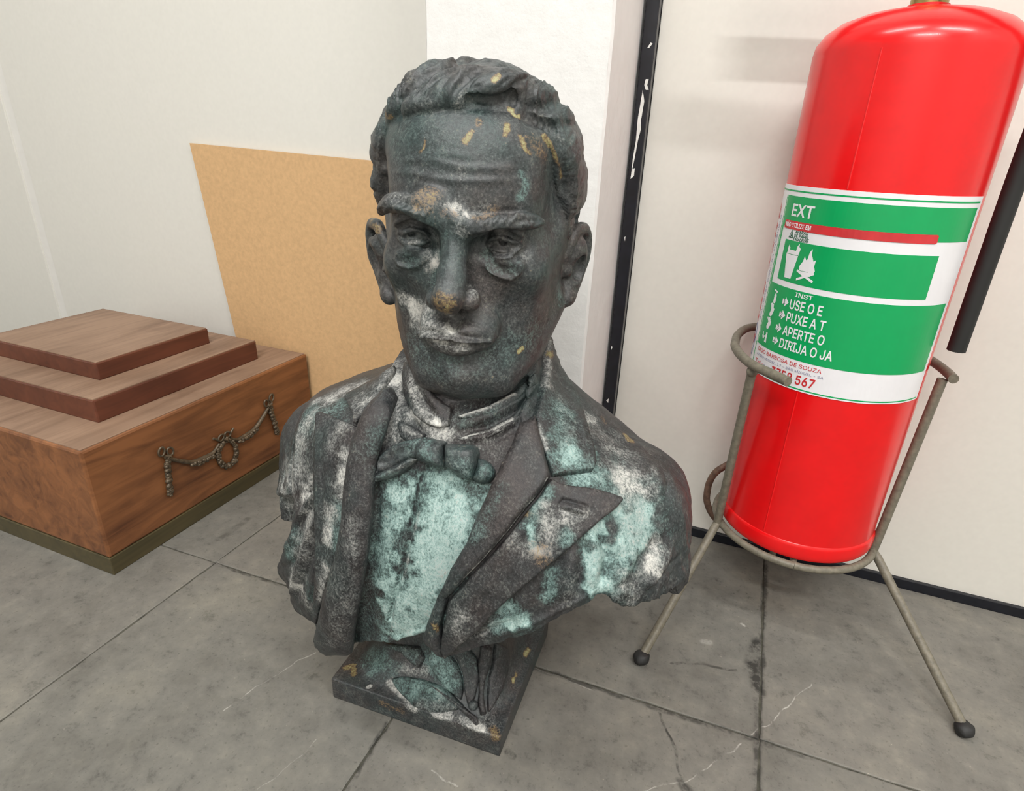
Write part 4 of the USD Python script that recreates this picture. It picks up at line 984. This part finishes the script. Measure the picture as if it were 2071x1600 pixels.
def finish_torso(G):
    x, y, z = np.meshgrid(*[a.astype(np.float32) for a in G.ax], indexing='ij', sparse=True)
    body = G.f.copy()
    # coat raised over the shirt front: carried in the frontal plane
    p, n, ok = G.cast(*np.array(SHIRT, float).T)
    poly = sg.Polygon(p[ok][:, [0, 2]]).buffer(0)
    gx, gz = np.meshgrid(G.ax[0], G.ax[2], indexing='ij')
    import shapely
    pts = shapely.points(gx.ravel(), gz.ravel())
    dd = shapely.distance(poly.exterior, pts) if poly.geom_type == 'Polygon' else shapely.distance(poly, pts)
    dd = np.where(shapely.contains_xy(poly, gx.ravel(), gz.ravel()), -dd, dd).reshape(gx.shape)
    rise = .0075 * np.clip(dd / .004 + .5, 0, 1)
    front = np.clip((.50 - y) / .03, 0, 1)
    G.f = (body - rise[:, None, :].astype(np.float32) * front).astype(np.float32)
    # bottom: hem that follows the photograph, hollow inside
    hz = np.interp(G.ax[0], HX, HZ).astype(np.float32).reshape(-1, 1, 1)
    back = np.clip((y - .448) / .009, 0, 1); hb = np.interp(G.ax[0], [-.5, -.40, -.27, -.12, -.07], [.190, .186, .194, .230, .243]).astype(np.float32).reshape(-1, 1, 1); hz = hz * (1 - back) + hb * back
    cl = np.array([ray(u, v)[[0, 2]] / ray(u, v)[1] for u, v in ((596, 1010), (590, 1062), (589, 1076), (576, 1100), (572, 1118), (562, 1148), (561, 1160), (577, 1177), (588, 1202), (585, 1217), (593, 1232), (607, 1240), (640, 1264))]); cl = cl[np.argsort(cl[:, 1])]
    el = ((z - CAM_H) / y).astype(np.float32)                                      # the ragged edge of the coat front, seen along its own slant
    xl = (np.interp(el, cl[:, 1], cl[:, 0]) * y).astype(np.float32)
    G.f = np.where((el < cl[-1, 1]) & (y < .458) & (x < -.36), np.maximum(G.f, (xl - x) * .9), G.f)
    depth = np.clip(-G.f, 0, .05)
    G.f = np.maximum(G.f, (hz + .55 * np.clip(depth - .020, 0, .05) - z) * .8).astype(np.float32)
    # coat stops below the jaw: collar plane rising to the back
    G.f = np.maximum(G.f, (z - (.4225 + (y - .45) * .42 + (x + .23) * .03)) * .9).astype(np.float32)
    # neckcloth, wrapped round the neck
    Z = [.385, .400, .415, .430, .445, .460]
    N = loft(Z, [-.2960, -.2925, -.2890, -.2850, -.2800, -.2770], [-.1560, -.1600, -.1640, -.1660, -.1680, -.170], [.3930, .4000, .4060, .4120, .4180, .4240], [.565, .560, .555, .55, .55, .55], 2.1)
    G.add((-.30, .39, .385), (-.15, .57, .46), N, .004)
    return dd, poly


DD, SHIRT_POLY = finish_torso(TG)


def build_torso():
    v, f = TG.mesh()
    S = Skin(v, f, TG)
    P = lambda pts: pick(TG, pts)
    st = lambda pts, w, h, t=True: S.stroke(P(pts), w, h, t)
    # folds of the neckcloth
    for pts, w, h in (([(1078, 735), (1040, 765), (990, 795), (930, 812), (905, 815)], .0035, .0028), ([(1085, 760), (1040, 795), (985, 825), (925, 840)], .0030, -.0024), ([(1085, 775), (1045, 812), (990, 842), (940, 855)], .0035, .0026),
                      ([(1080, 800), (1040, 838), (985, 865), (925, 875)], .0030, -.0024), ([(1072, 822), (1030, 858), (975, 882), (930, 890)], .0035, .0024), ([(1062, 845), (1020, 880), (980, 898)], .003, -.0018),
                      ([(822, 722), (850, 775), (885, 830), (905, 858)], .0035, .0026), ([(832, 722), (862, 775), (890, 812)], .0028, -.0022), ([(820, 740), (838, 800), (868, 850), (890, 868)], .0030, -.0026), ([(819, 765), (830, 815), (858, 862)], .0035, .0022),
                      ([(818, 800), (836, 850), (862, 882)], .0028, -.002), ([(912, 822), (908, 845), (905, 868)], .002, -.003, ), ([(906, 818), (902, 842), (898, 866)], .003, .0025),
                      ([(812, 850), (808, 866), (820, 885)], .002, -.002), ([(830, 862), (850, 880)], .002, -.0018)):
        st(pts, w * 1.15, h * 1.7)
    # shirt front: button band and soft pleats
    st([(862, 945), (850, 980), (838, 1035), (826, 1094), (812, 1151), (800, 1198), (788, 1253), (784, 1296)], .0019, -.0036, False)
    st([(855, 945), (843, 980), (831, 1035), (819, 1094), (805, 1151), (793, 1198), (781, 1253), (777, 1296)], .0032, .0020, False)
    st([(772, 1050), (760, 1130), (748, 1220), (740, 1290)], .006, -.0022); st([(795, 1060), (780, 1150), (765, 1250)], .006, .0016); st([(935, 1010), (905, 1110), (870, 1230)], .012, .002); st([(765, 985), (762, 1060), (752, 1130)], .003, -.0025)
    st([(785, 1294), (817, 1288), (852, 1276), (870, 1269)], .0025, .0022, False); st([(722, 1296), (746, 1293), (780, 1292)], .0025, .0018, False)
    # viewer's left: sleeve and coat folds
    for pts, w, h in (([(668, 900), (645, 967), (620, 1010), (590, 1058)], .0035, -.0045), ([(680, 905), (655, 970), (628, 1012), (596, 1062)], .004, .0045), ([(600, 870), (588, 940), (586, 1000), (584, 1045)], .003, -.0035), ([(610, 860), (600, 930), (598, 990)], .004, .0028),
                      ([(648, 985), (646, 1046), (626, 1080), (604, 1150), (588, 1206)], .0035, .0048), ([(660, 1000), (655, 1060), (640, 1100), (618, 1160), (598, 1215)], .0035, -.0042), ([(575, 1112), (590, 1090), (600, 1072)], .004, .003), ([(565, 1150), (590, 1140), (604, 1120)], .003, -.0025),
                      ([(642, 1130), (632, 1180), (622, 1240)], .004, .003), ([(654, 1100), (650, 1180), (640, 1250)], .004, -.003), ([(565, 960), (560, 1010), (556, 1040)], .003, .0025), ([(572, 940), (569, 1000)], .003, -.0025),
                      ([(640, 1010), (612, 1050), (592, 1078)], .003, -.003)):
        st(pts, w, h)
    # viewer's right: sleeve and coat folds
    for pts, w, h in (([(1205, 1055), (1222, 1101), (1230, 1125), (1222, 1165), (1214, 1192)], .0035, -.0042), ([(1290, 1115), (1262, 1150), (1238, 1186)], .005, .0042), ([(1336, 1090), (1302, 1130), (1278, 1172)], .005, -.0042), ([(1360, 1105), (1330, 1150), (1300, 1190)], .006, .0038), ([(1385, 1120), (1350, 1160), (1315, 1190)], .0035, -.003),
                      ([(1196, 1075), (1205, 1130), (1196, 1190)], .005, .0035), ([(1140, 1125), (1114, 1160), (1094, 1212)], .004, -.003), ([(1160, 1110), (1150, 1170), (1140, 1220)], .006, .003), ([(1185, 1085), (1176, 1140), (1172, 1200)], .004, -.003), ([(1060, 1205), (1052, 1240), (1050, 1265)], .005, .003), ([(1345, 952), (1352, 985), (1346, 1010)], .004, -.002),
                      ([(1250, 1190), (1270, 1196), (1284, 1206)], .004, .003), ([(1335, 1160), (1310, 1180)], .003, .003), ([(985, 1290), (1056, 1268), (1133, 1234), (1196, 1200)], .0028, .0022), ([(935, 1295), (990, 1275), (1050, 1250)], .003, -.0022),
                      ([(1240, 860), (1300, 930), (1342, 1000)], .010, .0015), ([(640, 815), (605, 865), (585, 920)], .008, .0015)):
        st(pts, w, h)
    q = S.v; rough = np.clip((np.abs(q[:, 0] + .24) - .13) / .06, 0, 1) * np.clip((.36 - q[:, 2]) / .08, 0, 1)
    lump = np.clip((np.interp(q[:, 0], HX, HZ) + .055 - q[:, 2]) / .05, 0, 1)
    S.d += (meshkit.fbm(q * np.array([60, 60, 38]), 4, 31) - .5) * (.0016 + .0055 * rough + .003 * lump)
    S.d -= np.abs(meshkit.fbm(q * np.array([75, 75, 40]), 3, 37) - .5) * (.006 * rough + .004 * lump)
    S.apply(); q = S.v
    # stains: verdigris down the shirt, pale bloom on shoulders and sleeves
    pl = lambda ch, pts, w, a, soft=.7: S.stain(ch, P(pts), w, a * (1.0 if ch == 1 else .95), soft)
    pl(0, [(800, 1010), (782, 1100), (775, 1180)], .012, .50); pl(0, [(900, 980), (905, 1060), (880, 1130)], .024, .60); pl(0, [(905, 1080), (880, 1150), (860, 1230), (830, 1275)], .022, .66); pl(0, [(800, 1200), (805, 1270)], .012, .6); pl(1, [(905, 1110), (880, 1160)], .012, .18); pl(0, [(795, 975), (810, 1000)], .010, .5)
    pl(0, [(862, 945), (850, 980), (838, 1035), (826, 1094), (812, 1151), (800, 1198), (788, 1253), (784, 1296)], .0016, -.75, .3); pl(1, [(848, 1035), (822, 1150), (794, 1250), (789, 1290)], .0012, .5)
    pl(1, [(880, 880), (940, 905), (1010, 915)], .014, .30); pl(1, [(830, 760), (850, 830), (890, 870)], .012, .42); pl(1, [(800, 760), (790, 840), (800, 880)], .012, .45); pl(0, [(930, 850), (1000, 830)], .010, .30); pl(1, [(1000, 870), (1040, 840)], .010, .25)
    pl(1, [(660, 805), (720, 780), (790, 750)], .018, .52); pl(0, [(640, 830), (680, 830)], .018, .35); pl(1, [(620, 870), (600, 950), (580, 1020)], .022, .48); pl(0, [(625, 850), (600, 930), (575, 1010)], .020, .26); pl(1, [(640, 1000), (625, 1080), (600, 1170)], .014, .50); pl(0, [(600, 1090), (585, 1120)], .010, .4)
    pl(1, [(605, 1200), (630, 1230), (650, 1245)], .012, .6); pl(0, [(640, 1200), (645, 1240)], .012, .4)
    pl(0, [(1120, 780), (1150, 870), (1160, 940)], .018, .42); pl(1, [(1110, 720), (1130, 760), (1180, 840)], .010, .42); pl(1, [(1180, 860), (1240, 900), (1290, 960)], .020, .36); pl(0, [(1220, 980), (1290, 1020), (1300, 1060)], .026, .56); pl(1, [(1260, 985), (1300, 1030), (1290, 1070)], .020, .40)
    pl(0, [(1290, 1060), (1270, 1110), (1240, 1160)], .018, .60); pl(0, [(1205, 1075), (1206, 1130), (1200, 1190)], .009, .85); pl(1, [(1206, 1110), (1204, 1150)], .006, .3); pl(0, [(1116, 1160), (1114, 1210)], .006, .6); pl(1, [(1340, 1120), (1320, 1150)], .010, .5); pl(1, [(1260, 1180), (1280, 1205)], .010, .45); pl(0, [(1010, 1230), (1040, 1255)], .012, .7); pl(0, [(1000, 1268), (1055, 1258)], .006, .6); pl(1, [(960, 1290), (1000, 1270)], .008, .4)
    pl(2, [(1265, 880), (1275, 895)], .004, .55, .4); pl(2, [(1216, 844), (1222, 852)], .003, .4); pl(1, [(1160, 1170), (1150, 1210)], .010, .3)
    S.pat[:, 0] += .22 * (meshkit.fbm(q * np.array([26, 26, 14]), 4, 11) - .40); S.pat[:, 1] += .34 * (meshkit.fbm(q * np.array([34, 34, 18]), 4, 21) - .38) * (1 + .6 * rough); S.pat[:, 2] += .25 * np.clip(meshkit.fbm(q * 30, 3, 51) - .66, 0, 1)
    S.pat[:, 0] += np.where((q[:, 2] < .36) & (q[:, 1] < .42) & (map_coordinates(DD, [(q[:, 0] - TG.lo[0]) / TG.h, (q[:, 2] - TG.lo[2]) / TG.h], order=1, mode='nearest') < 0), .20 + .25 * (meshkit.fbm(q * 40, 4, 71) - .5), 0)
    S.pat = np.clip(S.pat, 0, (.92, .85, 1))
    frontal = (S.n[:, 1] < .25) | (q[:, 1] < .45)
    ins = -map_coordinates(DD, [(q[:, 0] - TG.lo[0]) / TG.h, (q[:, 2] - TG.lo[2]) / TG.h], order=1, mode='nearest') > 0
    lab = np.where(ins & frontal & (q[:, 1] < .47), 1, 0)
    neck = ((q[:, 2] > .372) & (lab == 1)) | (q[:, 2] > .4225 + (q[:, 1] - .45) * .42 + (q[:, 0] + .23) * .03 + .003)
    lab[neck] = 2
    return S, np.sort(lab[S.f], axis=1)[:, 1]


TORSO, tl = build_torso()
coat = emit(TORSO, TORSO.f[tl == 0], 'coat', M_COAT, bust)
emit(TORSO, TORSO.f[tl == 1], 'shirt_front', M_COAT, bust, 'shirt front streaked with bright verdigris')
emit(TORSO, TORSO.f[tl == 2], 'neckcloth', M_COAT, bust)


def sheet(name, parent, poly, height, edge=.003, strokes=(), stains=(), noise=.0012, grid=None, m=None, base=(.06, .12, 0), smooth_fold=None, **kw):
    v, f = plate(grid or TG, poly, height, edge, shape=smooth_fold, **kw)
    S = Skin(v, f, grid or TG); tr = cKDTree(project(v))
    def P(pts):
        _, j = tr.query(np.asarray(pts, float), k=6); out = []
        for r in np.atleast_2d(j):
            d = np.linalg.norm(S.v[r] - CAM, axis=1); out.append(S.v[r[d.argmin()]])
        return np.array(out)
    for pts, w, h in strokes: S.stroke(P(pts), w, h)
    S.d += (meshkit.fbm(v * 70, 4, 41) - .5) * noise
    S.apply()
    for ch, pts, w, a in stains: S.stain(ch, P(pts), w, a * .9, .7)
    S.pat[:, 0] += base[0] + .22 * (meshkit.fbm(S.v * np.array([26, 26, 14]), 4, 12) - .45)
    S.pat[:, 1] += base[1] + .26 * (meshkit.fbm(S.v * np.array([34, 34, 18]), 4, 22) - .5)
    S.pat[:, 2] += base[2]
    S.pat = np.clip(S.pat, 0, 1)
    return put(name, (S.v, f), m or M_COAT, parent, attrs={'wear': S.pat}, normals=S.n)


# lapels and collar
sheet('lapel', coat, [(647, 841), (657, 838), (690, 850), (720, 862), (738, 880), (722, 930), (712, 985), (706, 1060), (690, 1120), (664, 1195), (648, 1262), (640, 1240), (646, 1150), (645, 1060), (644, 972), (645, 900)], .0070, .0016, step=3.5,
      strokes=[([(690, 880), (678, 900), (668, 920)], .002, -.0016), ([(700, 885), (690, 905), (680, 928)], .002, .0014), ([(676, 862), (668, 885), (662, 905)], .002, -.0014), ([(650, 870), (648, 980), (648, 1060)], .0016, -.0015), ([(700, 990), (680, 1040), (664, 1080)], .003, -.0015)],
      stains=[(1, [(690, 860), (670, 900)], .008, .4), (1, [(700, 930), (690, 980), (700, 1000)], .009, .75), (0, [(685, 1040), (675, 1100)], .012, .45), (1, [(665, 1030), (660, 1090)], .007, .6), (1, [(660, 1150), (655, 1210)], .008, .6)])
sheet('lapel_roll', coat, [(798, 790), (806, 806), (796, 832), (784, 862), (767, 910), (758, 980), (756, 1027), (747, 1099), (735, 1170), (723, 1229), (716, 1300), (704, 1312), (672, 1318), (652, 1308), (640, 1288), (647, 1262), (662, 1194), (684, 1122), (698, 1051), (703, 985), (709, 935), (720, 885), (742, 838), (776, 795)], .0150, .0130, sink=.006, step=5,
      strokes=[([(800, 790), (770, 850), (740, 920)], .004, .001), ([(735, 1000), (728, 1100), (712, 1200)], .003, -.0012), ([(690, 1180), (674, 1250), (664, 1290)], .003, .0018), ([(700, 1190), (686, 1260)], .0022, -.0018)],
      stains=[(0, [(765, 890), (745, 950)], .012, .3), (1, [(700, 1160), (690, 1250), (670, 1300)], .010, .30), (1, [(715, 1060), (706, 1110)], .008, .35)], base=(.02, .10, 0))
sheet('lapel', coat, [(1052, 862), (1075, 842), (1092, 900), (1112, 967), (1090, 1000), (1063, 1030), (1029, 1074), (988, 1121), (944, 1166), (910, 1206), (895, 1260), (905, 1322), (888, 1312), (868, 1288), (877, 1258), (898, 1206), (926, 1151), (955, 1099), (970, 1060), (985, 1027), (1000, 992), (1020, 947), (1038, 910)], .0115, .0055, sink=.006, step=4,
      stains=[(1, [(1110, 968), (1062, 1032), (1028, 1075), (987, 1122), (943, 1168), (912, 1206)], .0010, .9), (0, [(1010, 985), (985, 1040), (960, 1090)], .005, .35), (1, [(1060, 900), (1080, 970)], .008, .2), (2, [(880, 1270), (884, 1275)], .002, .9)], base=(.0, .05, 0))
sheet('lapel_flap', coat, [(1112, 968), (1127, 980), (1147, 985), (1190, 992), (1227, 1001), (1251, 1010), (1252, 1017), (1240, 1030), (1206, 1056), (1172, 1085), (1128, 1123), (1085, 1160), (1037, 1198), (1000, 1234), (975, 1262), (940, 1290), (905, 1322), (895, 1300), (906, 1240), (914, 1206), (948, 1168), (992, 1123), (1033, 1076), (1067, 1032), (1092, 1003)], .0090, .0017, round_px=3, sink=.006, step=3.2,
      strokes=[([(1130, 1024), (1140, 1010), (1182, 1021), (1200, 1030)], .0012, -.0030), ([(1130, 1024), (1132, 1031), (1180, 1046)], .0012, -.0026), ([(1142, 1022), (1186, 1038)], .0016, .0022), ([(1100, 1020), (1060, 1070), (1010, 1120)], .004, .0008), ([(960, 1230), (990, 1200)], .004, -.0012), ([(1095, 1002), (1105, 995)], .002, -.002)],
      stains=[(0, [(1100, 1000), (1075, 1040), (1070, 1080)], .008, .5), (1, [(1112, 1030), (1108, 1075), (1116, 1110)], .008, .62), (1, [(1150, 1045), (1185, 1040), (1160, 1060)], .006, .5), (2, [(1060, 1030), (1064, 1040)], .004, .5), (0, [(1073, 1070), (1078, 1110)], .004, .7), (1, [(1030, 1090), (1060, 1120)], .008, .4), (1, [(930, 1250), (920, 1280)], .008, .5), (2, [(1100, 1110), (1104, 1130)], .008, .35), (0, [(1150, 1080), (1140, 1095)], .005, .6)], base=(.02, .08, 0))
sheet('collar', coat, [(1100, 676), (1110, 684), (1118, 716), (1125, 745), (1145, 775), (1165, 806), (1180, 860), (1197, 912), (1202, 940), (1196, 955), (1157, 961), (1114, 966), (1100, 930), (1084, 880), (1077, 842), (1090, 790), (1097, 745), (1099, 700)], .0070, .0017, round_px=3, step=3.5,
      strokes=[([(1078, 850), (1092, 905), (1110, 962)], .0016, -.0018), ([(1165, 812), (1178, 860), (1190, 905)], .003, .001)],
      stains=[(0, [(1130, 830), (1140, 880), (1130, 930)], .014, .50), (1, [(1110, 690), (1112, 740), (1100, 770)], .006, .55), (0, [(1160, 920), (1180, 940)], .012, .4), (1, [(1130, 800), (1160, 880)], .010, .25), (2, [(1116, 716), (1120, 718)], .003, .8), (1, [(1084, 860), (1096, 905)], .003, .7)], base=(.06, .10, 0))
sheet('collar', coat, [(804, 738), (800, 756), (786, 776), (770, 808), (748, 838), (722, 862), (719, 842), (701, 812), (704, 804), (757, 776), (797, 747)], .0062, .0017, round_px=2, step=3.5,
      stains=[(1, [(800, 750), (780, 780), (760, 800)], .008, .55), (1, [(725, 800), (735, 825)], .008, .3)], base=(.04, .12, 0))

NC = (.02, .10, 0)
sheet('neckcloth_flap', bust, [(824, 728), (848, 768), (880, 802), (914, 823), (912, 846), (908, 862), (892, 866), (866, 860), (838, 840), (822, 800), (818, 760)], .0042, .0016, step=3.5, strokes=[([(828, 745), (850, 800), (880, 845)], .003, -.0022), ([(838, 745), (864, 795), (895, 845)], .0032, .0020), ([(824, 770), (840, 818), (866, 852)], .003, .0018)], stains=[(1, [(826, 760), (840, 810), (870, 855)], .007, .6), (1, [(890, 858), (905, 862)], .005, .6)], base=NC)
sheet('neckcloth_fold', bust, [(1084, 752), (1042, 792), (986, 822), (918, 843), (940, 848), (986, 842), (1046, 814), (1084, 778)], .0036, .0060, step=3.5, stains=[(0, [(930, 842), (1000, 830)], .008, .35), (1, [(930, 834), (990, 822), (1040, 796)], .002, .8)], base=NC)
sheet('neckcloth_fold', bust, [(1074, 800), (1036, 842), (986, 868), (916, 889), (940, 892), (990, 886), (1040, 860), (1070, 826)], .0034, .0060, step=3.5, stains=[(1, [(935, 884), (990, 874), (1036, 848)], .003, .7)], base=NC)
sheet('collar_tip', bust, [(806, 856), (815, 852), (838, 866), (862, 880), (852, 892), (826, 893), (812, 884)], .0042, .0016, step=3.5, stains=[(1, [(820, 866), (845, 882)], .005, .6)], base=NC)


# bow tie
bow = sheet('bow_tie', bust, [(862, 884), (880, 888), (905, 893), (907, 945), (885, 943), (866, 936), (850, 930), (846, 905)], .0165, .0090, sink=.003, step=4,
            strokes=[([(902, 895), (903, 915), (900, 935)], .0016, -.002), ([(868, 888), (866, 910), (868, 930)], .0025, -.0015)], stains=[(0, [(866, 890), (858, 920)], .006, .4)], base=(.03, .05, 0), m=M_HEAD)
sheet('bow_wing', bow, [(864, 884), (845, 886), (820, 891), (800, 900), (782, 911), (760, 927), (742, 957), (752, 962), (785, 955), (815, 942), (838, 928), (852, 926)], .0095, .0060, sink=.003, step=4,
      strokes=[([(770, 925), (800, 918), (835, 905)], .005, -.0030), ([(765, 940), (785, 940), (800, 932)], .005, -.0035)], stains=[(0, [(812, 905), (845, 900)], .009, .35)], base=(.05, .02, 0), m=M_HEAD)
sheet('bow_edge', bow, [(742, 957), (755, 956), (785, 948), (815, 934), (838, 922), (850, 928), (836, 943), (820, 956), (800, 965), (782, 971), (765, 973), (752, 971)], .0125, .0055, sink=.003, step=4, stains=[(0, [(760, 965), (800, 958)], .004, .3), (1, [(810, 950), (840, 932)], .003, .5)], base=(.08, .05, 0), m=M_HEAD)
sheet('bow_wing', bow, [(904, 897), (930, 898), (955, 899), (966, 905), (971, 918), (967, 945), (962, 966), (954, 973), (938, 966), (920, 953), (904, 942)], .0165, .0075, sink=.003, step=4,
      strokes=[([(935, 905), (940, 930), (945, 955)], .008, .0015)], stains=[(0, [(935, 940), (950, 962)], .007, .40), (1, [(920, 940), (945, 955)], .004, .25)], base=(.02, .04, 0), m=M_HEAD)
sheet('bow_end', bow, [(968, 926), (980, 930), (994, 938), (1003, 952), (1002, 966), (992, 976), (977, 980), (962, 974), (955, 966), (964, 945)], .0110, .0070, sink=.003, step=4, stains=[(0, [(975, 950), (990, 965)], .006, .4)], base=(.06, .05, 0), m=M_HEAD)


# base block with its laurel
def base_grid():
    a = math.radians(2.75); R = np.array([[math.cos(a), math.sin(a), 0], [-math.sin(a), math.cos(a), 0], [0, 0, 1.0]])
    G = Grid((-.112, -.108, -.004), (.112, .108, .235), .0016, (np.array([-.2665, .5015, 0]), R))
    def slab(x, y, z): return np.maximum(np.maximum(np.abs(x + .002) - .1065, np.abs(y) - .0945), np.maximum(z - .0305, -z))
    G.add((-.11, -.1, 0), (.11, .1, .031), slab, 0)
    Z = np.array([.026, .034, .045, .060, .080, .105, .140, .20, .235]); A = np.array([.101, .094, .085, .076, .067, .060, .056, .055, .056]); B = np.array([.092, .083, .072, .060, .050, .044, .042, .044, .046])
    O = np.array([0, 0, .002, .006, .012, .018, .022, .026, .028])
    fa, fb, fo = PchipInterpolator(Z, A), PchipInterpolator(Z, B), PchipInterpolator(Z, O)
    def sweep(x, y, z):
        zz = np.clip(z, Z[0], Z[-1]); a_, b_, o_ = (q(zz).astype(np.float32) for q in (fa, fb, fo)); p = 4.0
        rho = ((np.abs(x - o_) / a_) ** p + (np.abs(y) / b_) ** p) ** (1 / p)
        return np.maximum((rho - 1) * np.minimum(a_, b_) * .7, np.maximum(Z[0] - z, z - Z[-1]))
    G.add((-.11, -.1, .02), (.11, .1, .235), sweep, .004)
    return G


BG = base_grid()
bv, bf = BG.mesh(); BS = Skin(bv, bf, BG)
BS.d += (meshkit.fbm(bv * 45, 4, 61) - .5) * .0012 * np.clip((bv[:, 2] - .033) / .02, 0, 1); BS.apply()
bp = lambda pts: pick(BG, pts)
for ch, pts, w, a in ((0, [(745, 1330), (790, 1350)], .014, .42), (1, [(790, 1380), (820, 1415), (838, 1435)], .005, .7), (1, [(880, 1445), (930, 1455), (970, 1470)], .006, .7), (2, [(770, 1425), (790, 1430), (815, 1440)], .005, .32), (2, [(700, 1350), (715, 1345), (716, 1365)], .003, .6), (2, [(1000, 1475), (1006, 1495)], .005, .5), (1, [(985, 1455), (1000, 1480)], .010, .35),
                      (1, [(812, 1352), (860, 1360)], .007, .5), (0, [(870, 1330), (920, 1370)], .016, .45), (2, [(1062, 1325), (1068, 1315)], .003, .9), (2, [(1038, 1375), (1044, 1365)], .003, .9), (1, [(744, 1390), (748, 1388)], .002, .8)):
    BS.stain(ch, bp(pts), w, a)
BS.pat[:, 0] += .2 * (meshkit.fbm(bv * 24, 3, 15) - .45); BS.pat = np.clip(BS.pat, 0, 1)
pedestal = put('plinth_block', (BS.v, bf), M_HEAD, bust, attrs={'wear': BS.pat}, normals=BS.n)
leafw = lambda d0: (lambda P2, d, P: -.0012 * np.exp(-(d0(P2) / 4.0) ** 2))
def rib(a, b):
    ln = sg.LineString([a, b]); return leafw(lambda P2: np.array([ln.distance(sg.Point(*q)) for q in P2]))
LEAF = dict(grid=BG, m=M_COAT, sink=.003, step=4.5, noise=.0015)
sheet('laurel_leaf', pedestal, [(792, 1372), (815, 1368), (850, 1372), (885, 1384), (915, 1402), (940, 1428), (925, 1436), (895, 1441), (865, 1440), (838, 1430), (815, 1408), (800, 1390)], .0060, .0040, smooth_fold=rib((795, 1376), (938, 1430)),
      strokes=[([(840, 1395), (855, 1382)], .002, -.001), ([(870, 1405), (888, 1390)], .002, -.001), ([(860, 1402), (850, 1425)], .002, -.001)], stains=[(0, [(810, 1380), (860, 1390), (880, 1400)], .014, .55), (1, [(850, 1425), (900, 1432)], .008, .3)], base=(.10, .08, 0), **LEAF)
sheet('laurel_leaf', pedestal, [(868, 1300), (905, 1316), (925, 1340), (936, 1370), (938, 1400), (934, 1418), (910, 1398), (884, 1372), (868, 1340)], .0060, .0040, smooth_fold=rib((872, 1305), (934, 1415)), stains=[(0, [(885, 1330), (905, 1375)], .014, .60)], base=(.12, .05, 0), **LEAF)
sheet('laurel_leaf', pedestal, [(918, 1316), (945, 1302), (966, 1330), (970, 1368), (962, 1410), (948, 1432), (940, 1405), (936, 1360)], .0065, .0045, smooth_fold=rib((940, 1306), (950, 1428)), stains=[(0, [(945, 1320), (960, 1345)], .009, .3)], base=(.04, .10, 0), **LEAF)
sheet('laurel_leaf', pedestal, [(972, 1300), (994, 1308), (992, 1340), (980, 1375), (978, 1410), (984, 1445), (972, 1448), (966, 1425), (968, 1385), (966, 1340)], .0080, .0050, base=(.03, .15, 0), **LEAF)
sheet('laurel_leaf', pedestal, [(1000, 1296), (1024, 1310), (1026, 1345), (1016, 1390), (998, 1430), (986, 1446), (984, 1410), (988, 1370), (996, 1335)], .0060, .0045, smooth_fold=rib((1010, 1300), (988, 1440)), base=(.02, .10, 0), **LEAF)
sheet('laurel_leaf', pedestal, [(765, 1298), (800, 1302), (850, 1306), (862, 1330), (850, 1352), (832, 1340), (815, 1322), (790, 1310)], .0070, .0040, strokes=[([(790, 1306), (820, 1318), (845, 1340)], .003, -.002), ([(830, 1308), (845, 1325)], .003, .002)], stains=[(0, [(800, 1308), (840, 1325)], .010, .4)], base=(.05, .2, 0), **LEAF)
sheet('stem', pedestal, [(862, 1380), (880, 1385), (910, 1405), (938, 1428), (962, 1450), (970, 1465), (962, 1468), (945, 1450), (915, 1422), (885, 1398)], .0070, .0035, base=(.03, .2, 0), **LEAF)
_b, _n, _ = BG.cast(np.array([957.]), np.array([1426.])); bc = _b[0] + _n[0] * .006
be = trimesh.creation.icosphere(3, .0055); be.apply_translation(bc)
put('berry', (be.vertices, be.faces), M_HEAD, pedestal, attrs={'wear': np.tile([[.05, .1, 0]], (len(be.vertices), 1))}, normals=be.vertex_normals)
